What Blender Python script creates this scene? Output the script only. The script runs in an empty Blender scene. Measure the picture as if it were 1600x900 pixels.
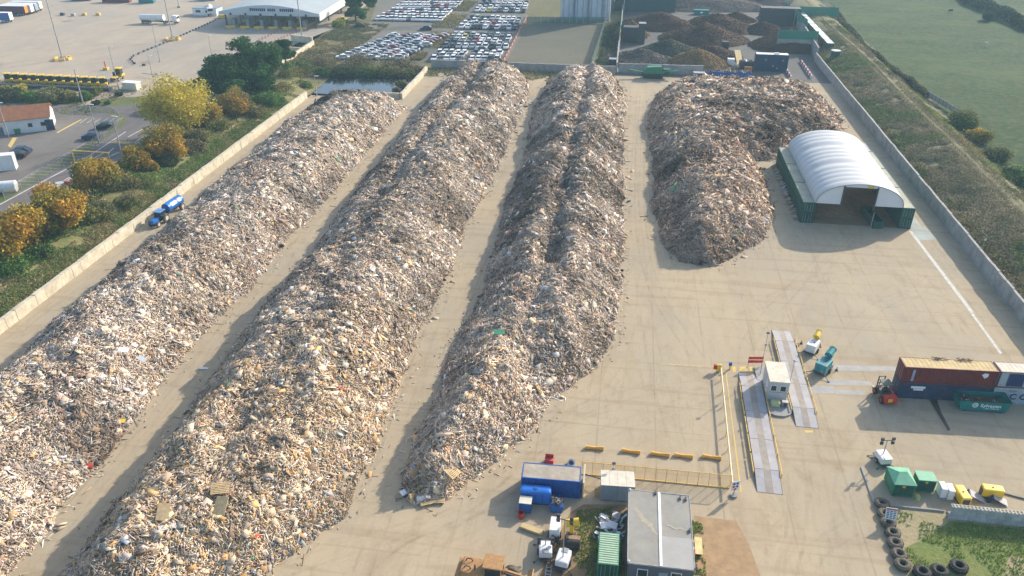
import bpy, bmesh, math, random
import numpy as np
from mathutils import Vector, Matrix, Euler
R = math.radians
random.seed(7)
rng = np.random.default_rng(11)
sc = bpy.context.scene
C = bpy.context.scene.collection

# ------------------------------------------------------------------ camera
CH = 66.8; CF = 1230.0
AX = np.array([0.99013662, 0.07172497, -0.12035367])
AY = np.array([0.14007234, -0.4881521, 0.86144487])
AU = np.array([0.00303621, -0.86980633, -0.49338395])
cd = bpy.data.cameras.new("camera"); cam = bpy.data.objects.new("camera", cd); C.objects.link(cam)
cd.sensor_width = 36; cd.lens = CF / 1600 * 36; cd.clip_start = 1; cd.clip_end = 6000
cam.matrix_world = Matrix(((AX[0], -AX[1], -AX[2], 0), (AY[0], -AY[1], -AY[2], 0), (AU[0], -AU[1], -AU[2], CH), (0, 0, 0, 1)))
sc.camera = cam

# ------------------------------------------------------------------ light
SUN_EL, SUN_AZ = R(26.5), R(50)          # azimuth counted from +X towards +Y
w = bpy.data.worlds.new("World"); sc.world = w; w.use_nodes = True
nt = w.node_tree
sky = nt.nodes.new('ShaderNodeTexSky'); sky.sky_type = 'NISHITA'; sky.sun_disc = False
sky.sun_elevation = SUN_EL; sky.sun_rotation = math.pi / 2 - SUN_AZ
sky.dust_density = 2.0; sky.air_density = 1.0; sky.ozone_density = 1.5
bg = nt.nodes['Background']; bg.inputs[1].default_value = 0.15
nt.links.new(sky.outputs[0], bg.inputs[0])
sd = bpy.data.lights.new("sun", 'SUN'); sd.energy = 3.6; sd.angle = R(0.7); sd.color = (1.0, 0.9, 0.76)
so = bpy.data.objects.new("sun", sd); C.objects.link(so)
sdir = Vector((math.cos(SUN_EL) * math.cos(SUN_AZ), math.cos(SUN_EL) * math.sin(SUN_AZ), math.sin(SUN_EL)))
so.rotation_euler = sdir.to_track_quat('Z', 'Y').to_euler(); so.location = (100, 150, 200)
sc.view_settings.view_transform = 'Standard'; sc.view_settings.look = 'None'
sc.view_settings.exposure = 0.82; sc.view_settings.gamma = 1.0
sc.cycles.use_denoising = True
sc.cycles.max_bounces = 6; sc.cycles.diffuse_bounces = 3; sc.cycles.glossy_bounces = 2
sc.cycles.transmission_bounces = 3; sc.cycles.volume_bounces = 1; sc.cycles.transparent_max_bounces = 8

# ------------------------------------------------------------------ helpers
def G(px, py, z=0.0):
    """point of height z seen at a pixel of the survey picture"""
    v = np.array([px - 800.0, py - 450.0, CF])
    wx, wy, wz = v @ AX, v @ AY, v @ AU
    t = (z - CH) / wz
    return Vector((wx * t, wy * t, z))

def _nz(nt, scale, detail=4, rough=.6, coord='W', stretch=(1, 1, 1), dist=0.0, rot=0):
    m = nt.nodes.new('ShaderNodeMapping'); m.inputs['Scale'].default_value = stretch
    m.inputs['Rotation'].default_value = (0, 0, rot)
    if coord == 'W':
        g = nt.nodes.new('ShaderNodeNewGeometry'); nt.links.new(g.outputs['Position'], m.inputs[0])
    else:
        g = nt.nodes.new('ShaderNodeTexCoord'); nt.links.new(g.outputs['Object'], m.inputs[0])
    n = nt.nodes.new('ShaderNodeTexNoise'); n.inputs['Scale'].default_value = scale
    n.inputs['Detail'].default_value = detail; n.inputs['Roughness'].default_value = rough
    n.inputs['Distortion'].default_value = dist
    nt.links.new(m.outputs[0], n.inputs['Vector'])
    return n.outputs[0]

def _ramp(nt, src, a, b, va=0.0, vb=1.0):
    r = nt.nodes.new('ShaderNodeMapRange'); r.inputs[1].default_value = a; r.inputs[2].default_value = b
    r.inputs[3].default_value = va; r.inputs[4].default_value = vb
    nt.links.new(src, r.inputs[0]); return r.outputs[0]

def _mix(nt, fac, a, b, mode='MIX'):
    m = nt.nodes.new('ShaderNodeMix'); m.data_type = 'RGBA'; m.blend_type = mode
    def put(sock, v):
        if isinstance(v, (tuple, list)): sock.default_value = (*v[:3], 1)
        elif isinstance(v, (int, float)): sock.default_value = v
        else: nt.links.new(v, sock)
    put(m.inputs[0], fac); put(m.inputs[6], a); put(m.inputs[7], b)
    return m.outputs[2]

def _new(name, rough=.8, metal=0.0, spec=.3):
    m = bpy.data.materials.new(name); m.use_nodes = True
    b = m.node_tree.nodes['Principled BSDF']
    b.inputs['Roughness'].default_value = rough; b.inputs['Metallic'].default_value = metal
    b.inputs['Specular IOR Level'].default_value = spec
    return m, m.node_tree, b

def mat(name, col, rough=.7, var=.18, scale=1.5, metal=0.0, spec=.3, dirt=None, dirtamt=.5, coord='O', bump=0.0):
    """painted / plain surface with blotchy wear"""
    m, nt, b = _new(name, rough, metal, spec)
    n = _nz(nt, scale, 5, .65, coord)
    lo = tuple(c * (1 - var) for c in col); hi = tuple(min(1, c * (1 + var)) for c in col)
    c = _mix(nt, _ramp(nt, n, .35, .65), lo, hi)
    if dirt:
        n2 = _nz(nt, scale * 2.3, 6, .7, coord, (1, 1, .5))
        c = _mix(nt, _ramp(nt, n2, .5, .72, 0, dirtamt), c, dirt)
    nt.links.new(c, b.inputs['Base Color'])
    if bump:
        bp = nt.nodes.new('ShaderNodeBump'); bp.inputs['Distance'].default_value = bump
        nt.links.new(_nz(nt, scale * 6, 4, .7, coord), bp.inputs['Height']); nt.links.new(bp.outputs[0], b.inputs['Normal'])
    return m

def vmat(name, rough=.85, trans=0.0):
    """colour carried by each piece (leaf, plank, chip)"""
    m, nt, b = _new(name, rough, 0, .15)
    a = nt.nodes.new('ShaderNodeAttribute'); a.attribute_name = 'tint'
    nt.links.new(a.outputs[0], b.inputs['Base Color'])
    if trans:
        t = nt.nodes.new('ShaderNodeBsdfTranslucent'); nt.links.new(a.outputs[0], t.inputs[0])
        mx = nt.nodes.new('ShaderNodeMixShader'); mx.inputs[0].default_value = trans
        nt.links.new(b.outputs[0], mx.inputs[1]); nt.links.new(t.outputs[0], mx.inputs[2])
        nt.links.new(mx.outputs[0], nt.nodes['Material Output'].inputs[0])
    return m

class MB:
    """collects shapes, builds ONE mesh object"""
    def __init__(s): s.v = []; s.f = []; s.m = []; s.sm = []
    def _add(s, vs, fs, m=0, smooth=False):
        o = len(s.v); s.v += [tuple(v) for v in vs]
        for f in fs: s.f.append([i + o for i in f]); s.m.append(m); s.sm.append(smooth)
        return s
    def box(s, x0, x1, y0, y1, z0, z1, m=0, M=None, bev=0.0):
        vs = []
        if bev > 0:
            bm = bmesh.new(); bmesh.ops.create_cube(bm, size=1)
            for v in bm.verts: v.co = Vector(((x0 + x1) / 2 + v.co.x * (x1 - x0), (y0 + y1) / 2 + v.co.y * (y1 - y0), (z0 + z1) / 2 + v.co.z * (z1 - z0)))
            bmesh.ops.bevel(bm, geom=bm.edges[:], offset=bev, segments=2, affect='EDGES', profile=.6)
            bm.verts.index_update()
            vs = [M @ v.co if M else v.co.copy() for v in bm.verts]; fs = [[v.index for v in f.verts] for f in bm.faces]
            bm.free(); return s._add(vs, fs, m, False)
        for z in (z0, z1):
            for (x, y) in ((x0, y0), (x1, y0), (x1, y1), (x0, y1)): vs.append(Vector((x, y, z)))
        if M: vs = [M @ v for v in vs]
        return s._add(vs, [(3, 2, 1, 0), (4, 5, 6, 7), (0, 1, 5, 4), (1, 2, 6, 5), (2, 3, 7, 6), (3, 0, 4, 7)], m)
    def bar(s, a, b, wd, h=None, m=0):
        """square bar between two points"""
        a = Vector(a); b = Vector(b); h = h or wd; d = b - a; L = d.length
        if L < 1e-6: return s
        q = d.to_track_quat('X', 'Z').to_matrix().to_4x4(); q.translation = a
        return s.box(0, L, -wd / 2, wd / 2, -h / 2, h / 2, m, q)
    def cyl(s, a, b, r, r2=None, n=12, m=0, caps=True, smooth=True):
        a = Vector(a); b = Vector(b); r2 = r if r2 is None else r2
        q = (b - a).to_track_quat('Z', 'Y').to_matrix()
        vs = []
        for p, rr in ((a, r), (b, r2)):
            for i in range(n):
                t = 2 * math.pi * i / n; vs.append(p + q @ Vector((math.cos(t) * rr, math.sin(t) * rr, 0)))
        s._add(vs, [(i, (i + 1) % n, (i + 1) % n + n, i + n) for i in range(n)], m, smooth)
        if caps:
            s._add(vs[:n], [list(range(n))[::-1]], m); s._add(vs[n:], [list(range(n))], m)
        return s
    def prism(s, poly, d0, d1, axis='y', m=0):
        """polygon (list of 2d) swept along an axis"""
        n = len(poly); vs = []
        for d in (d0, d1):
            for (a, b) in poly:
                vs.append({'y': (a, d, b), 'x': (d, a, b), 'z': (a, b, d)}[axis])
        fs = [list(range(n)), list(range(n, 2 * n))[::-1]] + [(i, i + n, (i + 1) % n + n, (i + 1) % n) for i in range(n)]
        return s._add(vs, fs, m)
    def torus(s, c, R1, r, n=20, k=8, m=0, M=None, flat=1.0):
        vs = []
        for i in range(n):
            t = 2 * math.pi * i / n
            for j in range(k):
                u = 2 * math.pi * j / k; rr = R1 + r * math.cos(u)
                v = Vector((rr * math.cos(t), rr * math.sin(t), r * flat * math.sin(u)))
                vs.append((M @ v if M else v) + Vector(c))
        return s._add(vs, [(i * k + j, ((i + 1) % n) * k + j, ((i + 1) % n) * k + (j + 1) % k, i * k + (j + 1) % k) for i in range(n) for j in range(k)], m, True)
    def ball(s, c, r, sx=1, sy=1, sz=1, n=12, k=8, m=0):
        vs = []
        for i in range(k + 1):
            p = math.pi * i / k
            for j in range(n):
                t = 2 * math.pi * j / n
                vs.append(Vector(c) + Vector((sx * r * math.sin(p) * math.cos(t), sy * r * math.sin(p) * math.sin(t), sz * r * math.cos(p))))
        return s._add(vs, [(i * n + j, (i + 1) * n + j, (i + 1) * n + (j + 1) % n, i * n + (j + 1) % n) for i in range(k) for j in range(n)], m, True)
    def sheet(s, pts, m=0): return s._add(pts, [list(range(len(pts)))], m)
    def build(s, name, mats, parent=None, fix=True):
        me = bpy.data.meshes.new(name); me.from_pydata(s.v, [], s.f)
        if not isinstance(mats, (list, tuple)): mats = [mats]
        for x in mats: me.materials.append(x)
        for p, mi, sm in zip(me.polygons, s.m, s.sm): p.material_index = mi; p.use_smooth = sm
        if fix:
            bm = bmesh.new(); bm.from_mesh(me); bmesh.ops.recalc_face_normals(bm, faces=bm.faces); bm.to_mesh(me); bm.free()
        o = bpy.data.objects.new(name, me); C.objects.link(o)
        if parent: o.parent = parent
        return o

def tag(o, label=None, cat=None, group=None, kind=None):
    if label: o['label'] = label
    if cat: o['category'] = cat
    if group: o['group'] = group
    if kind: o['kind'] = kind
    return o
def T(name, label, cat, loc, rz=0.0, group=None):
    o = bpy.data.objects.new(name, None); o.empty_display_size = .3; C.objects.link(o)
    o.location = loc; o.rotation_euler = (0, 0, rz)
    return tag(o, label, cat, group)
def dup(root, loc=None, rz=None, label=None, group=None, parent=None):
    r = root.copy(); C.objects.link(r); r.parent = parent
    if loc is not None: r.location = loc
    if rz is not None: r.rotation_euler = (0, 0, rz)
    if label: r['label'] = label
    if group: r['group'] = group
    for ch in list(root.children): dup(ch, parent=r)
    return r

def text(name, body, size, mt, parent, loc, rot, ext=.01, align='CENTER', sx=1.0, bold=0.0):
    c = bpy.data.curves.new(name, 'FONT'); c.body = body; c.size = size; c.extrude = ext; c.align_x = align; c.align_y = 'CENTER'
    c.offset = bold
    c.materials.append(mt); o = bpy.data.objects.new(name, c); C.objects.link(o); o.parent = parent
    me = bpy.data.meshes.new_from_object(o); bpy.data.objects.remove(o); o = bpy.data.objects.new(name, me); C.objects.link(o); o.parent = parent
    o.location = loc; o.rotation_euler = rot; o.scale = (sx, 1, 1)
    return o

def npmesh(name, V, F, mt, tint=None, parent=None, smooth=False):
    """V (n,3), F (m,k) quads or tris, tint (n,3) per vertex"""
    me = bpy.data.meshes.new(name); n = len(V); k = F.shape[1]; mF = len(F)
    me.vertices.add(n); me.vertices.foreach_set('co', np.ascontiguousarray(V, dtype=np.float32).ravel())
    me.loops.add(mF * k); me.loops.foreach_set('vertex_index', np.ascontiguousarray(F, dtype=np.int32).ravel())
    me.polygons.add(mF); me.polygons.foreach_set('loop_start', np.arange(mF, dtype=np.int32) * k)
    me.polygons.foreach_set('loop_total', np.full(mF, k, dtype=np.int32))
    if smooth: me.polygons.foreach_set('use_smooth', np.ones(mF, dtype=bool))
    me.update(calc_edges=True)
    if tint is not None:
        a = me.attributes.new('tint', 'FLOAT_COLOR', 'POINT')
        a.data.foreach_set('color', np.hstack([tint, np.ones((n, 1))]).astype(np.float32).ravel())
    me.materials.append(mt)
    o = bpy.data.objects.new(name, me); C.objects.link(o)
    if parent: o.parent = parent
    return o

def vnoise(x, y, seed=0):
    """smooth value noise in 0..1"""
    xi = np.floor(x).astype(np.int64); yi = np.floor(y).astype(np.int64); fx = x - xi; fy = y - yi
    fx = fx * fx * (3 - 2 * fx); fy = fy * fy * (3 - 2 * fy)
    def h(a, b):
        n = (a * 374761393 + b * 668265263 + seed * 974634777) & 0xffffffff
        n = ((n ^ (n >> 13)) * 1274126177) & 0xffffffff
        return ((n ^ (n >> 16)) & 0xffff) / 65535.0
    return (h(xi, yi) * (1 - fx) + h(xi + 1, yi) * fx) * (1 - fy) + (h(xi, yi + 1) * (1 - fx) + h(xi + 1, yi + 1) * fx) * fy
def fbm(x, y, seed=0, oct=4, g=.5):
    s = 0; a = 1; t = 0
    for i in range(oct): s = s + a * vnoise(x * 2 ** i + 13.7 * i, y * 2 ** i - 7.1 * i, seed + i); t += a; a *= g
    return s / t
def poly_dist(px, py, poly):
    """signed distance inside (+) of a polygon for arrays"""
    P = np.array(poly); n = len(P); best = np.full(px.shape, 1e9); ins = np.zeros(px.shape, bool)
    for i in range(n):
        a = P[i]; b = P[(i + 1) % n]; e = b - a
        t = np.clip(((px - a[0]) * e[0] + (py - a[1]) * e[1]) / (e @ e + 1e-9), 0, 1)
        best = np.minimum(best, np.hypot(px - a[0] - t * e[0], py - a[1] - t * e[1]))
        c = ((a[1] > py) != (b[1] > py)) & (px < (b[0] - a[0]) * (py - a[1]) / (b[1] - a[1] + 1e-12) + a[0]); ins ^= c
    return np.where(ins, best, -best)
def leafquads(P, S, tint, nrm=None, aspect=.7):
    """random oriented quads"""
    n = len(P); a = rng.normal(size=(n, 3))
    if nrm is not None: a = a - nrm * (a * nrm).sum(1, keepdims=True) * .7
    a /= np.linalg.norm(a, axis=1, keepdims=True)
    b = rng.normal(size=(n, 3)); b -= a * (a * b).sum(1, keepdims=True); b /= np.linalg.norm(b, axis=1, keepdims=True)
    a = a * S[:, None] * .5; b = b * S[:, None] * .5 * aspect
    V = np.stack([P - a - b * .4, P - b * .9 + a * .2, P + a + b * .3, P + b], 1).reshape(-1, 3)
    F = np.arange(n * 4).reshape(-1, 4)
    return V, F, np.repeat(tint, 4, 0)
def flat(name, pts, z, mt, kind='structure'):
    """flat sheet over pixel or world outline"""
    bm = bmesh.new(); vs = [bm.verts.new((p[0], p[1], z)) for p in pts]; f = bm.faces.new(vs)
    bmesh.ops.triangulate(bm, faces=[f]); bmesh.ops.recalc_face_normals(bm, faces=bm.faces)
    me = bpy.data.meshes.new(name); 
    for f in bm.faces:
        if f.normal.z < 0: f.normal_flip()
    bm.to_mesh(me); bm.free(); me.materials.append(mt)
    o = bpy.data.objects.new(name, me); C.objects.link(o)
    if kind: o['kind'] = kind
    return o
def gp(*pts): return [G(*p) for p in pts]
# ------------------------------------------------------------------ setting materials
def concrete_mat(name, c1, c2, c3, stain, joints=0.0, streak=.5, big=.02, jx=5.0, jy=6.0):
    m, nt, b = _new(name, .92, 0, .15)
    c = _mix(nt, _ramp(nt, _nz(nt, big, 5, .6), .36, .64), c1, c2)
    c = _mix(nt, _ramp(nt, _nz(nt, .11, 5, .65, stretch=(1, .22, 1), dist=.6), .42, .72, 0, streak), c, c3)
    c = _mix(nt, _ramp(nt, _nz(nt, .09, 8, .72, stretch=(1, .8, 1), dist=1.4), .52, .78, 0, .7), c, stain)
    c = _mix(nt, _ramp(nt, _nz(nt, .35, 8, .78, stretch=(1, .7, 1), dist=.9), .52, .72, 0, .42), c, tuple(v * .85 for v in stain))
    c = _mix(nt, _ramp(nt, _nz(nt, .05, 6, .7, stretch=(1, .5, 1), dist=.5), .5, .66, 0, .55), c, tuple(v * k for v, k in zip(c2, (.93, .96, 1.02))))
    c = _mix(nt, _ramp(nt, _nz(nt, .9, 6, .75, stretch=(1, .15, 1), dist=.3), .54, .76, 0, .45), c, tuple(v * .7 for v in stain))
    rt = _nz(nt, .55, 3, .5, stretch=(1, .05, 1), dist=.2, rot=.25)
    c = _mix(nt, _ramp(nt, rt, .54, .62, 0, .28), c, tuple(v * .8 for v in c3))
    rt = _nz(nt, .7, 3, .5, stretch=(.05, 1, 1), dist=.3, rot=-.3)
    c = _mix(nt, _ramp(nt, rt, .56, .64, 0, .25), c, tuple(v * .95 for v in stain))
    c = _mix(nt, _ramp(nt, _nz(nt, 3.0, 6, .8), .35, .65, 0, .24), c, (.66, .64, .60), 'MULTIPLY')
    if joints:
        g = nt.nodes.new('ShaderNodeNewGeometry'); sx = nt.nodes.new('ShaderNodeSeparateXYZ'); nt.links.new(g.outputs['Position'], sx.inputs[0])
        outs = []
        for k, st in ((0, jx), (1, jy)):
            d = nt.nodes.new('ShaderNodeMath'); d.operation = 'PINGPONG'; d.inputs[1].default_value = st / 2
            wv = nt.nodes.new('ShaderNodeMath'); wv.operation = 'ADD'; nt.links.new(sx.outputs[k], wv.inputs[0])
            nt.links.new(_ramp(nt, _nz(nt, .35, 4, .7), 0, 1, -.12, .12), wv.inputs[1]); nt.links.new(wv.outputs[0], d.inputs[0])
            outs.append(_ramp(nt, d.outputs[0], .05, .13, 1, 0))
        mx = nt.nodes.new('ShaderNodeMath'); mx.operation = 'MAXIMUM'; nt.links.new(outs[0], mx.inputs[0]); nt.links.new(outs[1], mx.inputs[1])
        mk = nt.nodes.new('ShaderNodeMath'); mk.operation = 'MULTIPLY'; nt.links.new(mx.outputs[0], mk.inputs[0])
        nt.links.new(_ramp(nt, _nz(nt, .08, 4, .6), .38, .62, 0, joints), mk.inputs[1])
        c = _mix(nt, mk.outputs[0], c, tuple(v * .55 for v in stain))
    nt.links.new(c, b.inputs['Base Color'])
    bp = nt.nodes.new('ShaderNodeBump'); bp.inputs['Distance'].default_value = .02; bp.inputs['Strength'].default_value = .5
    nt.links.new(_nz(nt, 4, 4, .7), bp.inputs['Height']); nt.links.new(bp.outputs[0], b.inputs['Normal'])
    return m
def land_mat(name, cols, scales=(.03, .2, 1.2), amt=(1, .8, .6), stretch=(1, 1, 1)):
    m, nt, b = _new(name, .95, 0, .1)
    c = _mix(nt, _ramp(nt, _nz(nt, scales[0], 5, .6, stretch=stretch), .38, .62), cols[0], cols[1])
    c = _mix(nt, _ramp(nt, _nz(nt, scales[1], 6, .7, stretch=stretch, dist=.5), .45, .68, 0, amt[1]), c, cols[2])
    c = _mix(nt, _ramp(nt, _nz(nt, scales[2], 5, .75), .42, .66, 0, amt[2]), c, cols[3])
    nt.links.new(c, b.inputs['Base Color'])
    bp = nt.nodes.new('ShaderNodeBump'); bp.inputs['Distance'].default_value = .3; bp.inputs['Strength'].default_value = .7
    nt.links.new(_nz(nt, 1.1, 6, .75), bp.inputs['Height']); nt.links.new(bp.outputs[0], b.inputs['Normal'])
    return m
M = {}
M['yard'] = concrete_mat('yard_concrete', (.45, .36, .24), (.385, .33, .24), (.51, .405, .26), (.30, .21, .125), .35, .6, .03, 7.5, 41)
M['rearyard'] = concrete_mat('rear_yard_concrete', (.165, .155, .14), (.13, .125, .115), (.20, .19, .17), (.085, .075, .065), .2, .4)
M['apron'] = concrete_mat('apron_concrete', (.44, .36, .27), (.31, .285, .25), (.48, .40, .29), (.40, .29, .18), .25, .6, .012, 8, 8)
M['asphalt'] = concrete_mat('asphalt', (.155, .14, .135), (.19, .17, .16), (.13, .12, .125), (.105, .095, .09), 0, .4, .05)
M['carpark'] = concrete_mat('carpark_asphalt', (.20, .185, .17), (.17, .15, .135), (.235, .215, .19), (.15, .125, .11), 0, .4, .04)
M['lot'] = concrete_mat('lot_gravel', (.20, .185, .15), (.16, .155, .135), (.24, .22, .175), (.13, .12, .10), 0, .5, .03)
M['gravel'] = land_mat('gravel_field', ((.165, .15, .11), (.13, .13, .10), (.20, .175, .115), (.10, .10, .075)), (.02, .15, .9), (1, .6, .5), (.6, 1, 1))
M['green'] = land_mat('pasture', ((.018, .062, .014), (.060, .105, .030), (.012, .034, .010), (.10, .10, .045)), (.03, .14, .55), (1, .9, .85), (.45, 1, 1))
M['verge'] = land_mat('verge_grass', ((.10, .15, .04), (.15, .16, .06), (.07, .11, .03), (.22, .19, .09)))
M['rough'] = land_mat('rough_ground', ((.12, .12, .055), (.18, .155, .08), (.075, .09, .04), (.24, .20, .11)))
M['dry'] = land_mat('dry_grass_bank', ((.26, .21, .11), (.15, .17, .06), (.09, .14, .035), (.36, .28, .16)), (.06, .3, 1.4), (1, .6, .5))
M['scrub'] = land_mat('scrub_bank', ((.23, .205, .12), (.18, .18, .09), (.27, .235, .14), (.13, .14, .065)), (.05, .3, 1.2), (1, .7, .7))
M['sandy'] = land_mat('sandy_ground', ((.40, .32, .19), (.34, .29, .17), (.46, .38, .25), (.22, .21, .1)), (.1, .5, 2), (1, .5, .35))
M['track'] = land_mat('worn_track', ((.24, .20, .125), (.19, .175, .10), (.29, .24, .15), (.12, .13, .06)), (.1, .5, 2))

# haze: even, thin, closed box round everything
def haze_box():
    me = MB(); me.box(-1650, 1650, -650, 2650, -3.2, 75); o = me.build('haze', bpy.data.materials.new('haze_air'))
    m = o.data.materials[0]; m.use_nodes = True; nt = m.node_tree
    nt.nodes.remove(nt.nodes['Principled BSDF']); v = nt.nodes.new('ShaderNodeVolumePrincipled')
    v.inputs['Color'].default_value = (.50, .80, 1.0, 1); v.inputs['Density'].default_value = HAZE; v.inputs['Anisotropy'].default_value = .1
    nt.links.new(v.outputs[0], nt.nodes['Material Output'].inputs['Volume'])
    o['kind'] = 'stuff'
HAZE = .00026
haze_box()

# ------------------------------------------------------------------ ground sheets
flat('ground', [(-1600, -600), (1600, -600), (1600, 2600), (-1600, 2600)], -2.2, M['green'])
def strip_terrain(name, x0, x1, y0, y1, step, prof, mt, seed=0):
    nx = max(2, int((x1 - x0) / step)); ny = max(2, int((y1 - y0) / step))
    X, Y = np.meshgrid(np.linspace(x0, x1, nx + 1), np.linspace(y0, y1, ny + 1)); Z = prof(X, Y)
    V = np.stack([X.ravel(), Y.ravel(), Z.ravel()], 1); i = np.arange((nx + 1) * ny).reshape(ny, nx + 1)[:, :nx].ravel()
    o = npmesh(name, V, np.stack([i, i + 1, i + nx + 2, i + nx + 1], 1), mt, smooth=True); o['kind'] = 'structure'; return o
# pasture to the right of the hedge, gently rolling
strip_terrain('pasture', 84, 700, -100, 1200, 6, lambda X, Y: -.35 + 1.0 * (fbm(X * .02, Y * .02, 3) - .5) * np.clip((X - 88) / 30, 0, 1), M['green'])
# scrub bund between wall and hedge: ridge line wavers, footpath on its crest
def ridge_x(Y): return 80.8 - np.clip((200 - Y) / 100, 0, 1) * 3.2
def bund(X, Y):
    r = ridge_x(Y); t = np.clip((X - 66.5) / (r - 66.5), 0, 1); left = 3.6 * (t * t * (3 - 2 * t)) ** .8
    u = np.clip((X - r - 1.5) / 9, 0, 1); right = 3.6 * (1 - u * u * (3 - 2 * u))
    z = np.where(X < r + 1.5, left, right) - .25
    rough = np.where(np.abs(X - r) < 1.4, .15, 1.0) * np.clip((X - 66.6) / 3, 0, 1)
    return z + rough * (.9 * (fbm(X * .35, Y * .35, 9) - .45) + .5 * (fbm(X * 1.1, Y * 1.1, 4) - .5))
strip_terrain('scrub_slope', 66.35, 92, 10, 420, .8, bund, M['scrub'])
strip_terrain('spoil_ridge', 66.6, 70.2, 88, 176, .4, lambda X, Y: 1.9 * np.clip((70.0 - X) / 3.2, 0, 1) * np.clip((176 - Y) / 18, 0, 1) * (.7 + .6 * fbm(X * .8, Y * .5, 44, 3)) - .1 - .3 * (X > 69.8), M['sandy'])
V = []; F = []
for i, y in enumerate(np.arange(60, 420, 2.0)):
    r = float(ridge_x(np.array([y]))[0]); wv = .5 * math.sin(y * .05)
    for dx in (-1.0, 0, 1.0):
        x = r + .3 + wv + dx * .5; V.append((x, y, float(bund(np.array([x]), np.array([y]))[0]) + .22 - .06 * abs(dx)))
    if i: F += [(3 * i - 3, 3 * i - 2, 3 * i + 1, 3 * i), (3 * i - 2, 3 * i - 1, 3 * i + 2, 3 * i + 1)]
npmesh('footpath', np.array(V), np.array(F), M['track'], smooth=True)['kind'] = 'structure'
# the yard
flat('yard_ground', [(-92.9, -60), (66.2, -60), (66.2, 262), (-64.8, 262), (-64.8, 224.6), (-92.9, 224.6)], 0, M['yard'])
flat('rear_yard_ground', [(-2.2, 262), (66.2, 262), (72, 330), (76, 420), (60, 480), (-2.4, 480)], 0.0, M['rearyard'])
# land behind and left of the yard
flat('rear_ground', [(-119, 224.7), (-93.0, 224.7), (-93.0, 251), (-64.8, 251), (-64.8, 262.1), (-2.5, 262.1), (-2.5, 700), (-135, 700), (-119, 300)], -.02, M['rough'])
ap = gp((-200, -60), (-200, 140), (0, 131), (60, 142), (150, 154), (245, 150), (330, 112), (430, 82), (520, 45)) + [Vector((-135, 700, 0)), Vector((-600, 700, 0))]
flat('terminal_apron', ap, .01, M['apron'])
flat('grass_verge', gp((-250, 139), (0, 130), (60, 141), (150, 153), (245, 149), (252, 158), (200, 166), (130, 166), (60, 163), (0, 161), (-250, 158)), -.01, M['verge'])
rd = gp((-260, 152), (0, 160), (60, 162), (130, 165), (200, 165), (262, 148), (262, 178), (245, 235), (130, 320), (40, 380), (-260, 560), (-260, 420))
flat('road', rd, -.006, M['asphalt'])
flat('car_park', gp((-250, 172), (60, 172), (95, 176), (170, 177), (188, 184), (186, 194), (160, 214), (0, 304), (-250, 430)), .0, M['carpark'])
flat('roadside_verge', gp((0, 303), (160, 213), (186, 193), (188, 184), (170, 177), (150, 174), (152, 171), (180, 174), (196, 184), (195, 194), (160, 219), (0, 319), (-150, 402), (-150, 384)), .006, M['verge'])
def lbank(X, Y):
    t = np.clip((-93.4 - X) / 9, 0, 1); z = 1.9 * t * t * (3 - 2 * t)
    edge = -117 - np.clip((150 - Y) / 60, 0, 1) * 6 + np.clip((Y - 190) / 40, 0, 1) * 4
    u = np.clip((edge + 5 - X) / 7, 0, 1); z = z * (1 - u) - .5 * u * u
    return z + .1 + .45 * (fbm(X * .5, Y * .5, 5) - .5) * np.clip((-93.6 - X) / 2, 0, 1) * (1 - u)
strip_terrain('grass_bank', -126, -93.35, 40, 236, .8, lbank, M['dry'])
flat('storage_lot', gp((520, 96), (790, 99), (812, 60), (828, 3)) + [Vector((-50, 520, 0)), Vector((-118, 520, 0))] + gp((590, 0), (572, 50), (515, 80)), .0, M['lot'])
flat('gravel_field', gp((788, 101), (826, 38), (946, 38), (926, 104)), .01, M['gravel'])
flat('lot_road', gp((640, 97), (668, 97), (712, 50), (760, 0)) + [Vector((-64, 520, 0)), Vector((-74, 520, 0))] + gp((722, 0), (700, 30), (668, 66)), .014, M['rearyard'])
flat('lot_road', gp((520, 41), (600, 43), (690, 37), (684, 50), (660, 47), (520, 49)), .019, M['rearyard'])
# pond
water, wnt, wb = _new('pond_water', .06, 0, .8); wb.inputs['Base Color'].default_value = (.012, .018, .02, 1)
bp = wnt.nodes.new('ShaderNodeBump'); bp.inputs['Distance'].default_value = .01; wnt.links.new(_nz(wnt, 2.5, 3, .5), bp.inputs['Height']); wnt.links.new(bp.outputs[0], wb.inputs['Normal'])
flat('pond', [(-94, 226.6), (-66.5, 226.6), (-66.5, 250), (-94, 250)], .02, water)

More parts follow.
